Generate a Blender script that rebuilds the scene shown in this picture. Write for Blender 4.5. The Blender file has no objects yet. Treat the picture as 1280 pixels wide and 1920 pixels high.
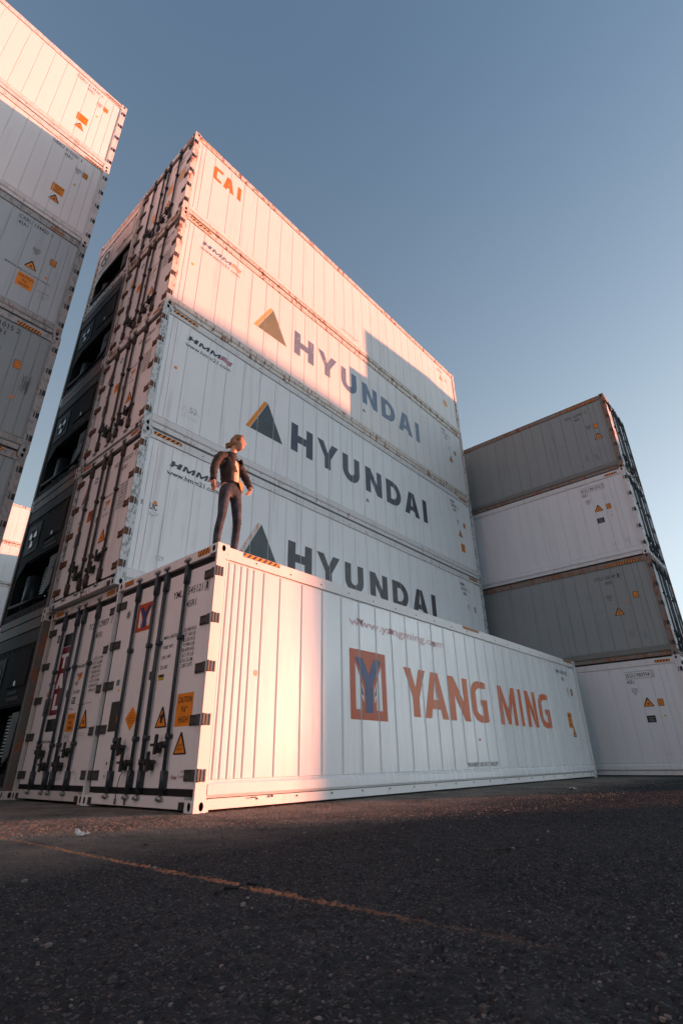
import bpy, bmesh, math, random
from mathutils import Vector, Matrix
from mathutils.geometry import tessellate_polygon
random.seed(7)
S = bpy.context.scene
COL = S.collection
RAD = math.radians

# ------------------------------------------------------------------ camera
cam = bpy.data.cameras.new('camera')
cam.sensor_fit = 'VERTICAL'; cam.sensor_height = 36.0; cam.lens = 18.275
cam.clip_start = 0.05; cam.clip_end = 3000
co = bpy.data.objects.new('camera', cam); COL.objects.link(co)
r_ = Vector((0.66052298, -0.75065498, -0.01504964)); u_ = Vector((-0.31706597, -0.29705298, 0.90068235)); f_ = Vector((0.68057224, 0.59014966, 0.43421747))
mw = Matrix((r_, u_, -f_)).transposed().to_4x4(); mw.translation = (-3.4543, -4.9932, 0.4366)
co.matrix_world = mw
S.camera = co

# ------------------------------------------------------------------ light
SUN_AZ = RAD(-33.1)      # from +X towards +Y
SUN_EL = RAD(5.2)
w = bpy.data.worlds.new('World'); S.world = w; w.use_nodes = True
nt = w.node_tree
sky = nt.nodes.new('ShaderNodeTexSky'); sky.sky_type = 'NISHITA'; sky.sun_disc = False
sky.sun_elevation = SUN_EL; sky.sun_rotation = RAD(90) - SUN_AZ
sky.air_density = 1.15; sky.dust_density = 1.1; sky.ozone_density = 2.2; sky.altitude = 20
bg = nt.nodes['Background']; bg.inputs['Strength'].default_value = 0.076
hs = nt.nodes.new('ShaderNodeHueSaturation'); hs.inputs['Saturation'].default_value = .57
tc = nt.nodes.new('ShaderNodeTexCoord'); sz = nt.nodes.new('ShaderNodeSeparateXYZ'); nt.links.new(tc.outputs['Generated'], sz.inputs[0])
mr = nt.nodes.new('ShaderNodeMapRange'); mr.inputs['From Min'].default_value = .25; mr.inputs['From Max'].default_value = .92; mr.inputs['To Min'].default_value = .12; mr.inputs['To Max'].default_value = .74   # the air greys towards the horizon
nt.links.new(sz.outputs['Z'], mr.inputs['Value']); nt.links.new(mr.outputs[0], hs.inputs['Saturation'])
nt.links.new(sky.outputs[0], hs.inputs['Color']); wb = nt.nodes.new('ShaderNodeMix'); wb.data_type = 'RGBA'; wb.blend_type = 'MULTIPLY'; wb.inputs[0].default_value = 1; wb.inputs[7].default_value = (.885, 1.0, 1.085, 1)   # white balance of the picture
nt.links.new(hs.outputs[0], wb.inputs[6]); nt.links.new(wb.outputs[2], bg.inputs['Color'])
sun = bpy.data.lights.new('sun', 'SUN'); sun.energy = 2.6; sun.angle = RAD(0.45); sun.color = (1.0, 0.30, 0.155)
so = bpy.data.objects.new('sun', sun); COL.objects.link(so)
sd = Vector((math.cos(SUN_EL)*math.cos(SUN_AZ), math.cos(SUN_EL)*math.sin(SUN_AZ), math.sin(SUN_EL)))
so.rotation_euler = sd.to_track_quat('Z', 'Y').to_euler(); so.location = (40, -10, 30)
S.render.engine = 'CYCLES'
S.view_settings.view_transform = 'Standard'; S.view_settings.look = 'None'
S.view_settings.exposure = 2.12; S.view_settings.gamma = 1.0; S.view_settings.use_curve_mapping = False

# ------------------------------------------------------------------ materials
def new_mat(name):
    m = bpy.data.materials.new(name); m.use_nodes = True
    return m, m.node_tree, m.node_tree.nodes['Principled BSDF']
def N(t, kind, **kw):
    n = t.nodes.new(kind)
    for k, v in kw.items(): setattr(n, k, v)
    return n
def noise(t, vec, scale, detail=4, rough=.6, sc=(1, 1, 1)):
    mp = N(t, 'ShaderNodeMapping'); mp.inputs['Scale'].default_value = sc
    t.links.new(vec, mp.inputs['Vector'])
    n = N(t, 'ShaderNodeTexNoise'); n.inputs['Scale'].default_value = scale
    n.inputs['Detail'].default_value = detail; n.inputs['Roughness'].default_value = rough
    t.links.new(mp.outputs[0], n.inputs['Vector'])
    return n.outputs['Fac']
def ramp(t, fac, a, b):
    n = N(t, 'ShaderNodeMapRange'); n.inputs['From Min'].default_value = a; n.inputs['From Max'].default_value = b
    t.links.new(fac, n.inputs['Value'])
    return n.outputs[0]
def mul(t, a, k):
    n = N(t, 'ShaderNodeMath', operation='MULTIPLY')
    t.links.new(a, n.inputs[0])
    if isinstance(k, (int, float)): n.inputs[1].default_value = k
    else: t.links.new(k, n.inputs[1])
    return n.outputs[0]
def mix(t, fac, a, b):
    n = N(t, 'ShaderNodeMix', data_type='RGBA')
    if isinstance(fac, (int, float)): n.inputs[0].default_value = fac
    else: t.links.new(fac, n.inputs[0])
    for s, v in ((6, a), (7, b)):
        if isinstance(v, tuple): n.inputs[s].default_value = (*v, 1)
        else: t.links.new(v, n.inputs[s])
    return n.outputs[2]
MATS = {}
RUST = (0.16, 0.055, 0.022); RUST2 = (0.30, 0.12, 0.045); GRIME = (0.17, 0.15, 0.13)
def paint(name, col, grime=.4, rust=.1, rough=.42, wave=.25, flake=0.0, spec=.5):
    """weathered container paint: streaks running down, rust spots, faint oil-canning relief"""
    if name in MATS: return MATS[name]
    m, t, b = new_mat(name)
    pos = N(t, 'ShaderNodeNewGeometry').outputs['Position']
    oi = N(t, 'ShaderNodeObjectInfo').outputs['Random']
    big = noise(t, pos, .9, 5, .6)
    streak = noise(t, pos, 7, 5, .65, (1, 1, .06))
    fine = noise(t, pos, 45, 4, .7, (1, 1, .45))
    c = mix(t, mul(t, ramp(t, big, .35, .75), grime*.45), col, tuple(x*.72 for x in col))
    c = mix(t, mul(t, oi, .10), c, tuple(x*.86 for x in col))
    c = mix(t, mul(t, ramp(t, streak, .54, .78), grime), c, GRIME)
    c = mix(t, mul(t, ramp(t, fine, .70, .80), grime*.45), c, GRIME)
    if flake > 0:
        fl = noise(t, pos, 16, 6, .75, (1, 1, .5))
        c = mix(t, mul(t, ramp(t, fl, .5, .56), flake), c, (.13, .16, .16))
    rn = noise(t, pos, 9, 6, .72, (1, 1, .35)); rb = noise(t, pos, 1.3, 3, .5)
    lo = .74 - .26*rust
    rm = ramp(t, rn, lo, lo + .07)
    rm = mul(t, rm, ramp(t, rb, .62 - .4*rust, .72 - .3*rust))
    rc = mix(t, ramp(t, noise(t, pos, 30, 3), .35, .65), RUST, RUST2)
    c = mix(t, mul(t, rm, min(1.0, .55 + rust)), c, rc)
    t.links.new(c, b.inputs['Base Color']); b.inputs['Specular IOR Level'].default_value = spec
    rr = N(t, 'ShaderNodeMapRange'); rr.inputs['To Min'].default_value = rough - .08; rr.inputs['To Max'].default_value = rough + .22
    t.links.new(streak, rr.inputs['Value']); t.links.new(rr.outputs[0], b.inputs['Roughness'])
    bp = N(t, 'ShaderNodeBump'); bp.inputs['Strength'].default_value = wave; bp.inputs['Distance'].default_value = .02
    wv = noise(t, pos, 1.6, 2, .5, (1.6, 1.6, .7))
    ad = N(t, 'ShaderNodeMath', operation='ADD'); t.links.new(wv, ad.inputs[0]); t.links.new(mul(t, fine, .04), ad.inputs[1])
    t.links.new(ad.outputs[0], bp.inputs['Height']); t.links.new(bp.outputs[0], b.inputs['Normal'])
    MATS[name] = m
    return m
def plain(name, col, rough=.5, metal=0.0, var=.25, sc=30.0, bump=.0):
    if name in MATS: return MATS[name]
    m, t, b = new_mat(name)
    pos = N(t, 'ShaderNodeNewGeometry').outputs['Position']
    n1 = noise(t, pos, sc, 5, .65)
    c = mix(t, mul(t, ramp(t, n1, .35, .7), 1.0), col, tuple(x*(1-var) for x in col))
    t.links.new(c, b.inputs['Base Color'])
    b.inputs['Roughness'].default_value = rough; b.inputs['Metallic'].default_value = metal; b.inputs['Specular IOR Level'].default_value = .3
    if bump:
        bp = N(t, 'ShaderNodeBump'); bp.inputs['Strength'].default_value = bump; bp.inputs['Distance'].default_value = .01
        t.links.new(n1, bp.inputs['Height']); t.links.new(bp.outputs[0], b.inputs['Normal'])
    MATS[name] = m
    return m
def worn(name, col, wear, under):
    """print that has flaked and faded"""
    if name in MATS: return MATS[name]
    m, t, b = new_mat(name)
    pos = N(t, 'ShaderNodeNewGeometry').outputs['Position']
    n1 = noise(t, pos, 14, 7, .75, (1, 1, .35)); n2 = noise(t, pos, 2.0, 3, .5)
    k = ramp(t, n1, .68 - .3*wear, .76 - .3*wear)
    c = mix(t, mul(t, ramp(t, n2, .3, .7), .25), col, tuple(.65*x + .35*y for x, y in zip(col, under)))
    c = mix(t, k, c, under)
    t.links.new(c, b.inputs['Base Color']); b.inputs['Roughness'].default_value = .45
    MATS[name] = m
    return m

GREY_ROD = plain('galvanised_rod', (.065, .080, .088), .45, .4, .35, 25)
BROWN_ROD = plain('weathered_rod', (.085, .066, .056), .55, .3, .5, 18)
DARK_IRON = plain('dark_iron', (.05, .048, .046), .6, .3, .4, 25)
ZINC = plain('bright_zinc', (.42, .43, .43), .35, .8, .4, 40)
HINGE_GREY = plain('hinge_steel', (.10, .098, .092), .55, .3, .35, 40)
HINGE_RUST = plain('hinge_rust', (.17, .085, .05), .75, .1, .5, 40)
RUBBER = plain('gasket_rubber', (.012, .012, .012), .7, 0, .3, 20)
BLACK = plain('print_black', (.018, .018, .020), .5, 0, .15, 20)
NAVY = worn('print_navy', (.012, .021, .050), .12, (.45, .46, .46))
NAVY_FADED = worn('print_navy_faded', (.11, .17, .26), .30, (.55, .56, .56))
DEEP_GREEN = worn('print_deep_green', (.018, .035, .040), .12, (.4, .42, .42))
OLIVE_FADED = worn('print_olive_faded', (.16, .17, .09), .25, (.55, .5, .42))
ORANGE = plain('print_orange', (.82, .27, .02), .5, 0, .15, 12)
ORANGE_FADED = worn('print_orange_faded', (.80, .38, .10), .25, (.7, .66, .6))
ORANGE_PEEL = worn('print_orange_peeling', (.62, .30, .16), .75, (.6, .6, .6))
YM_RED = plain('print_vermilion', (.52, .075, .010), .38, 0, .10, 3)
YM_BLUE = plain('print_blue', (.028, .065, .19), .38, 0, .12, 3)
WHITE_P = plain('print_white', (.76, .75, .73), .3, 0, .06, 6)
PINK_P = worn('print_faded_pink', (.66, .36, .37), .3, (.72, .70, .69))
DKRED_P = plain('print_dark_red', (.28, .03, .04), .45, 0, .2, 10)
MAROON = plain('print_maroon', (.16, .012, .022), .45, 0, .15, 8)
FLAG_RED = plain('print_flag_red', (.45, .03, .07), .45, 0, .15, 20)
YELLOW = plain('print_yellow', (.70, .50, .03), .5, 0, .15, 20)
TEAL = plain('print_teal', (.10, .26, .24), .5, 0, .2, 20)
BRONZE = plain('data_plate', (.075, .062, .048), .4, .5, .3, 40)
SCRIBBLE = plain('chalk_scribble', (.40, .41, .40), .8, 0, .3, 50)

# ------------------------------------------------------------------ mesh helpers
class MB:
    def __init__(s): s.v = []; s.f = []; s.m = []; s.sm = []
    def poly(s, pts, mi=0, smooth=False):
        i = len(s.v); s.v += [tuple(p) for p in pts]; s.f.append(tuple(range(i, i+len(pts)))); s.m.append(mi); s.sm.append(smooth)
    def box(s, a, b, mi=0, ch=0.0):
        x0, y0, z0 = a; x1, y1, z1 = b
        if ch:
            i = len(s.v)
            for (sx, xx) in ((1, x0), (-1, x1)):
                pass
        i = len(s.v)
        s.v += [(x0,y0,z0),(x1,y0,z0),(x1,y1,z0),(x0,y1,z0),(x0,y0,z1),(x1,y0,z1),(x1,y1,z1),(x0,y1,z1)]
        for q in ((0,3,2,1),(4,5,6,7),(0,1,5,4),(1,2,6,5),(2,3,7,6),(3,0,4,7)):
            s.f.append(tuple(i+k for k in q)); s.m.append(mi); s.sm.append(False)
    def tube(s, p0, p1, r, n=10, mi=0, r1=None, caps=True):
        p0 = Vector(p0); p1 = Vector(p1); d = (p1-p0).normalized()
        a = d.orthogonal().normalized(); b = d.cross(a); r1 = r if r1 is None else r1
        i = len(s.v)
        for p, rr in ((p0, r), (p1, r1)):
            for k in range(n):
                an = 2*math.pi*k/n; s.v.append(tuple(p + a*math.cos(an)*rr + b*math.sin(an)*rr))
        for k in range(n):
            s.f.append((i+k, i+(k+1) % n, i+n+(k+1) % n, i+n+k)); s.m.append(mi); s.sm.append(True)
        if caps:
            s.f.append(tuple(i+k for k in reversed(range(n)))); s.m.append(mi); s.sm.append(False)
            s.f.append(tuple(i+n+k for k in range(n))); s.m.append(mi); s.sm.append(False)
    def path(s, pts, r, n=8, mi=0):
        for a, b in zip(pts[:-1], pts[1:]): s.tube(a, b, r, n, mi)
    def blob(s, c, r, seg=8, mi=0, j=0.0):
        i = len(s.v); rings = max(3, seg//2)
        s.v.append((c[0], c[1], c[2]+r[2]))
        for a in range(1, rings):
            for k in range(seg):
                th = math.pi*a/rings; ph = 2*math.pi*k/seg; q = 1 + random.uniform(-j, j)
                s.v.append((c[0]+r[0]*q*math.sin(th)*math.cos(ph), c[1]+r[1]*q*math.sin(th)*math.sin(ph), c[2]+r[2]*q*math.cos(th)))
        s.v.append((c[0], c[1], c[2]-r[2])); e = len(s.v)-1
        for k in range(seg):
            s.f.append((i, i+1+k, i+1+(k+1) % seg)); s.m.append(mi); s.sm.append(j == 0)
            for a in range(rings-2):
                o = i+1+a*seg; s.f.append((o+k, o+seg+k, o+seg+(k+1) % seg, o+(k+1) % seg)); s.m.append(mi); s.sm.append(j == 0)
            o = i+1+(rings-2)*seg; s.f.append((o+k, e, o+(k+1) % seg)); s.m.append(mi); s.sm.append(j == 0)
    def mesh(s, name, mats):
        me = bpy.data.meshes.new(name); me.from_pydata(s.v, [], s.f)
        for m in mats: me.materials.append(m)
        me.polygons.foreach_set('material_index', s.m); me.polygons.foreach_set('use_smooth', s.sm); me.update()
        return me
    def build(s, name, mats, parent=None):
        if not isinstance(mats, (list, tuple)): mats = [mats]
        return link(name, s.mesh(name, mats), parent)
def link(name, data, parent=None, loc=(0, 0, 0), rot=(0, 0, 0)):
    o = bpy.data.objects.new(name, data); COL.objects.link(o); o.location = loc; o.rotation_euler = rot
    if parent is not None: o.parent = parent
    return o
def tag(o, label, cat, group=None, kind=None):
    if label: o['label'] = label
    if cat: o['category'] = cat
    if group: o['group'] = group
    if kind: o['kind'] = kind
    return o

# ------------------------------------------------------------------ flat print: 2D shapes -> triangles
_TXT = {}
def text_tris(txt, bold=0.0, shear=0.0):
    key = (txt, bold, shear)
    if key in _TXT: return _TXT[key]
    cu = bpy.data.curves.new('txt', 'FONT'); cu.body = txt; cu.size = 1.0; cu.resolution_u = 2; cu.offset = bold; cu.shear = shear
    ob = bpy.data.objects.new('txt', cu); COL.objects.link(ob)
    dg = bpy.context.evaluated_depsgraph_get(); me = bpy.data.meshes.new_from_object(ob.evaluated_get(dg))
    me.calc_loop_triangles(); vs = [(v.co.x, v.co.y) for v in me.vertices]
    tr = [tuple(vs[i] for i in t.vertices) for t in me.loop_triangles]
    bpy.data.objects.remove(ob); bpy.data.curves.remove(cu); bpy.data.meshes.remove(me)
    xs = [p[0] for t in tr for p in t]; ys = [p[1] for t in tr for p in t]
    x0, x1, y0, y1 = min(xs), max(xs), min(ys), max(ys)
    _TXT[key] = [tuple(((p[0]-x0)/(x1-x0), (p[1]-y0)/(y1-y0)) for p in t) for t in tr]
    return _TXT[key]
def T(txt, s0, s1, z0, z1, mi=0, bold=0.0, shear=0.0):
    """text fitted into the rectangle s0..s1, z0..z1"""
    return [(tuple((s0+p[0]*(s1-s0), z0+p[1]*(z1-z0)) for p in t), mi) for t in text_tris(txt, bold, shear)]
def Pg(pts, mi=0, holes=()):
    ls = [[Vector((p[0], p[1], 0)) for p in l] for l in (pts, *holes)]
    flat = [p for l in ls for p in l]
    return [(tuple((flat[i].x, flat[i].y) for i in t), mi) for t in tessellate_polygon(ls)]
def Rc(s0, z0, s1, z1, mi=0): return Pg([(s0, z0), (s1, z0), (s1, z1), (s0, z1)], mi)
def Disc(s, z, r, mi=0, n=14, rz=None):
    rz = rz or r
    return Pg([(s+r*math.cos(2*math.pi*k/n), z+rz*math.sin(2*math.pi*k/n)) for k in range(n)], mi)
def clip(poly, a, b):
    for lim, sg in ((a, 1), (b, -1)):
        out = []
        for i, p in enumerate(poly):
            q = poly[(i+1) % len(poly)]; dp = (p[0]-lim)*sg; dq = (q[0]-lim)*sg
            if dp >= 0: out.append(p)
            if dp*dq < 0: k = dp/(dp-dq); out.append((p[0]+(q[0]-p[0])*k, p[1]+(q[1]-p[1])*k))
        poly = out
        if len(poly) < 3: return []
    return poly
def decal(name, parent, frame, tris, mats, spans=None, lift=.003, flat=False):
    """frame = origin, reading direction, outward normal; spans = panels the print is painted on (nothing in the grooves)"""
    O, U, Nn = frame; mb = MB(); up = Vector((0, 0, 1)); cur = None; layer = {}
    for poly, mi in tris:
        a = sum(poly[i][0]*poly[(i+1) % len(poly)][1]-poly[(i+1) % len(poly)][0]*poly[i][1] for i in range(len(poly)))
        if abs(a) < 1e-9: continue
        if a < 0: poly = tuple(reversed(poly))
        parts = [poly] if spans is None else [c for c in (clip(list(poly), a0, a1) for a0, a1 in spans) if c]
        for c in parts:
            mb.poly([O + U*p[0] + up*p[1] + Nn*(lift + .0012*mi) for p in c], mi)
    if not mb.f: return None
    return mb.build(name, mats, parent)

# ------------------------------------------------------------------ container pieces
L, W, H = 12.192, 2.438, 2.896
ox, oy = -L/2, -W/2            # local origin = centre of the base; u = distance from door end, v = from side a
_C = {}
def cached(key, fn):
    if key not in _C: _C[key] = fn()
    return _C[key]
def P3(x, y, z): return (x+ox, y+oy, z)

def casting_mesh(mat):
    def mk():
        mb = MB(); a, b, h = .178, .162, .118
        def face(o, uu, vv, nn, lw, lh):          # rectangle with an oval hole and a recess
            o = Vector(o); uu = Vector(uu); vv = Vector(vv); nn = Vector(nn); c = o+uu*lw/2+vv*lh/2; n = 12
            ring = [c+uu*.028*math.cos(2*math.pi*k/n)+vv*.042*math.sin(2*math.pi*k/n) for k in range(n)]
            box = []
            for k in range(n):
                an = 2*math.pi*k/n; dx, dy = math.cos(an), math.sin(an); q = min(lw/2/max(abs(dx), 1e-6), lh/2/max(abs(dy), 1e-6))
                box.append(c+uu*dx*q+vv*dy*q)
            for k in range(n):
                j = (k+1) % n
                mb.poly([ring[k], box[k], box[j], ring[j]]); mb.poly([ring[k]-nn*.05, ring[k], ring[j], ring[j]-nn*.05], 1)
            for sx, sy in ((0, 0), (1, 0), (1, 1), (0, 1)):   # corner fillers
                cor = o+uu*lw*sx+vv*lh*sy
                near = sorted(range(n), key=lambda k: (box[k]-cor).length)[:2]; near.sort()
                p, q = box[near[0]], box[near[1]]
                if near == [0, n-1]: p, q = q, p
                mb.poly([p, cor, q])
            mb.poly([r-nn*.05 for r in ring], 1)
        face((0, b, 0), (0, -1, 0), (0, 0, 1), (-1, 0, 0), b, h)
        face((0, 0, 0), (1, 0, 0), (0, 0, 1), (0, -1, 0), a, h)
        mb.poly([(0, 0, h), (a, 0, h), (a, b, h), (0, b, h)]); mb.poly([(0, b, 0), (a, b, 0), (a, 0, 0), (0, 0, 0)])
        mb.poly([(a, 0, 0), (a, b, 0), (a, b, h), (a, 0, h)]); mb.poly([(a, b, 0), (0, b, 0), (0, b, h), (a, b, h)])
        return mb.mesh('corner_casting', [mat, DARK_IRON])
    return cached(('cast', mat.name), mk)

def panel_mesh(wd, z0, z1, mat, g, ch, side):
    def mk():
        mb = MB(); a, b = g, wd-g; y0, y1 = .025, .034
        o = [(a, y1, z0), (b, y1, z0), (b, y1, z1), (a, y1, z1)]
        i = [(a+ch, y0, z0+.01), (b-ch, y0, z0+.01), (b-ch, y0, z1-.01), (a+ch, y0, z1-.01)]
        if side == 'b':
            o = [(x, -y, z) for x, y, z in o]; i = [(x, -y, z) for x, y, z in i]
            o.reverse(); i.reverse()
        mb.poly(i)
        for k in range(4): mb.poly([o[k], o[(k+1) % 4], i[(k+1) % 4], i[k]])
        return mb.mesh('side_panel', [mat])
    return cached(('panel', round(wd, 3), mat.name, g, ch, side, z0, z1), mk)

def seams(pitch, lead):
    xs = list(lead); end = [L-.16-(x-lead[0]) for x in reversed(lead[:4])]
    n = max(1, round((end[0]-xs[-1])/pitch)); st = (end[0]-xs[-1])/n
    xs += [xs[-1]+st*k for k in range(1, n)] + end
    return xs

def rod_mesh(rmat, cam_mat):
    def mk():
        mb = MB()
        mb.tube((0, 0, .10), (0, 0, 2.83), .021, 10)
        for z0, z1 in ((.20, .39), (2.50, 2.74)):
            mb.tube((0, 0, z0), (0, 0, z1), .033, 10); mb.box((.0, -.040, z0+.01), (.036, .040, z1-.01))
            for k in range(3):
                for sy in (-1, 1): mb.tube((-.004, sy*.035, z0+.03+k*(z1-z0-.06)/2), (-.012, sy*.035, z0+.03+k*(z1-z0-.06)/2), .008, 6)
        for z in (.73, 1.83): mb.tube((0, 0, z-.028), (0, 0, z+.028), .032, 10); mb.box((0, -.045, z-.022), (.036, .045, z+.022))
        for z in (.115, 2.815):
            mb.blob((-.012, 0, z), (.034, .05, .03), 8, 1); mb.box((-.03, -.062, z-.012), (.02, -.02, z+.02), 1); mb.box((-.03, .02, z-.02), (.02, .06, z+.012), 1)
        return mb.mesh('lock_rod', [rmat, cam_mat])
    return cached(('rod', rmat.name), mk)
def handle_mesh(sg, mat):
    def mk():
        mb = MB()
        mb.box((-.022, 0 if sg > 0 else -.31, -.014), (-.006, .31 if sg > 0 else 0, .014))
        mb.tube((-.012, 0, -.03), (-.012, 0, .03), .03, 8)
        mb.box((-.03, min(.15*sg, .21*sg), -.085), (.036, max(.15*sg, .21*sg), .02)); mb.box((-.045, min(.155*sg, .195*sg), -.10), (-.02, max(.155*sg, .195*sg), .10))
        mb.blob((-.03, .175*sg, .085), (.022, .03, .03), 6)
        mb.box((-.03, min(.07*sg, .11*sg), -.035), (.036, max(.07*sg, .11*sg), .03))
        return mb.mesh('handle', [mat])
    return cached(('handle', sg, mat.name), mk)
def hinge_mesh(sg, mat):
    """sg=+1: hinged at v=0 (right seen from outside)"""
    def mk():
        mb = MB(); f = lambda y: y if sg > 0 else -y
        def bx(a, b): mb.box((a[0], min(f(a[1]), f(b[1])), a[2]), (b[0], max(f(a[1]), f(b[1])), b[2]))
        bx((.030, .10, -.055), (.046, .27, .055))
        for k in range(3):
            for z in (-.04, .04): bx((.018, .155+k*.04, z-.009), (.031, .173+k*.04, z+.009))
        bx((.012, -.006, -.055), (.044, .115, .055))
        mb.tube((.018, f(.012), -.062), (.018, f(.012), .062), .018, 8)
        for x0 in (.045, .088): bx((x0, -.012, -.058), (x0+.016, .01, .058))
        return mb.mesh('hinge', [mat])
    return cached(('hinge', sg, mat.name), mk)

def door_end(root, sp):
    pm, rod, hg = sp['door'], sp['rod'], sp['hinge']
    gk = MB()
    gk.box(P3(.050, .085, 2.68), P3(.085, W-.085, 2.755)); gk.box(P3(.050, .085, .145), P3(.085, W-.085, .215))
    gk.box(P3(.060, .045, .2), P3(.09, .10, 2.7)); gk.box(P3(.060, W-.10, .2), P3(.09, W-.045, 2.7))
    gk.box(P3(.052, 1.203, .2), P3(.085, 1.235, 2.7))
    gk.build('gasket', RUBBER, root)
    doors = []
    for k, (v0, v1, sg) in enumerate(((.088, 1.209, 1), (1.229, W-.088, -1))):
        mb = MB(); a, b, z0, z1, c = v0, v1, .205, 2.692, .012
        o = [P3(.058, b, z0), P3(.058, a, z0), P3(.058, a, z1), P3(.058, b, z1)]
        i = [P3(.045, b-c, z0+c), P3(.045, a+c, z0+c), P3(.045, a+c, z1-c), P3(.045, b-c, z1-c)]
        e = [P3(.12, b, z0), P3(.12, a, z0), P3(.12, a, z1), P3(.12, b, z1)]
        mb.poly(i)
        for q in range(4):
            mb.poly([o[q], o[(q+1) % 4], i[(q+1) % 4], i[q]]); mb.poly([e[q], e[(q+1) % 4], o[(q+1) % 4], o[q]])
        d = mb.build('door', pm, root); doors.append(d)
        for z in (2.535, 1.97, 1.425, .875, .34):
            link('hinge', hinge_mesh(sg, hg), d, P3(0, 0 if sg > 0 else W, z))
        for v in ((.625, 1.10) if k == 0 else (1.335, 1.81)):
            link('lock_rod', rod_mesh(rod, sp.get('cam', ZINC)), d, P3(.008, v, 0))
            outer = v in (.625, 1.81)
            hs = 1 if (v == .625 or v == 1.335) else -1
            if v == 1.10: hs = -1
            if v == 1.81: hs = -1
            if v == 1.335: hs = 1
            link('handle', handle_mesh(hs, sp.get('handle', DARK_IRON)), d, P3(.006, v, .65 if outer else .476))
    mb = MB(); mb.box(P3(.035, 1.16, 1.40), P3(.05, 1.26, 1.50)); mb.build('seal_bracket', hg, doors[0])
    return doors

def frame_part(root, sp):
    mb = MB(); rt = .016
    # door end: corner bars, header, sill
    for v0, v1 in ((0.002, .032), (W-.032, W-.002)): mb.box(P3(.002, v0, .118), P3(.13, v1, 2.778))
    for v0, v1 in ((.032, .06), (W-.06, W-.032)): mb.box(P3(.095, v0, .118), P3(.13, v1, 2.778))
    mb.box(P3(.006, .162, 2.762), P3(.16, W-.162, 2.892), 1); mb.box(P3(.004, .178, .03), P3(.16, W-.178, .142), 1)
    # machinery end
    for v0, v1 in ((0.002, .10), (W-.10, W-.002)): mb.box(P3(L-.13, v0, .118), P3(L-.002, v1, 2.778))
    mb.box(P3(L-.14, .162, 2.70), P3(L-.006, W-.162, 2.892)); mb.box(P3(L-.14, .162, .02), P3(L-.006, W-.162, .16))
    for s, (va, vb) in enumerate(((.008, .07), (W-.07, W-.008))):
        mb.box(P3(.178, va, 2.715), P3(L-.178, vb, 2.872), 1); mb.box(P3(.178, va+(.004 if s == 0 else 0), .026), P3(L-.178, vb-(.004 if s else 0), .122), 1)
        mb.box(P3(.13, va, 2.70), P3(.178, vb, 2.776)); mb.box(P3(.13, va, .120), P3(.150, vb, 2.72))
    return mb.build('frame', [sp['frame'], sp.get('rail', sp['frame'])], root)

def notch_part(root):
    for v0, v1 in ((.178, .27), (W-.27, W-.178)):
        mb = MB(); mb.box(P3(.0, v0, .022), P3(.01, v1, .098)); mb.build('sill_pocket', DARK_IRON, root)

def side(root, sp, which, detail=True):
    """panels of one long side, as separate parts; returns the painted spans in reading coordinates"""
    xs = sp['xs']; g, ch = sp['groove']; spans = []
    z0, z1 = .292, 2.694
    edges = [.150] + list(xs) + [L-.150]
    for a, b in zip(edges[:-1], edges[1:]):
        me = panel_mesh(b-a, z0, z1, sp['paint'], g, ch, which)
        link('side_panel', me, root, P3(a, 0 if which == 'a' else W, 0))
        spans.append((a+g+ch*.6, b-g-ch*.6) if which == 'a' else (-(b-g-ch*.6), -(a+g+ch*.6)))
    mb = MB()
    y = (.002, .05) if which == 'a' else (W-.05, W-.002)
    q = .02
    ya, yb = (.002, .04) if which == 'a' else (W-.002, W-.04)
    prof = [(yb, .285), (ya, .255), (ya, .16), (ya + (.014 if which == 'a' else -.014), .138), (yb, .138)]
    x0, x1 = .152, L-.152
    for (p, r) in zip(prof[:-1], prof[1:]):
        pts = [P3(x0, p[0], p[1]), P3(x0, r[0], r[1]), P3(x1, r[0], r[1]), P3(x1, p[0], p[1])]
        mb.poly(pts if which == 'a' else pts[::-1])
    for x in (x0, x1): mb.poly([P3(x, p[0], p[1]) for p in prof])
    mb.build('scuff_strip', sp.get('strip', sp['frame']), root)
    if detail:
        bb = MB()
        yy = 0.008 if which == 'a' else W-.008; dy = -.006 if which == 'a' else .006
        k = .62
        while k < L-.3:
            bb.tube(P3(k, yy, 2.775), P3(k, yy+dy, 2.775), .011, 6); bb.tube(P3(k+.2, yy+(.004 if which == 'a' else -.004), .095), P3(k+.2, yy+dy, .095), .010, 6); k += .61
        o = bb.build('rail_rivets', DARK_IRON, root); o['kind'] = 'stuff'
    return spans

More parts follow.
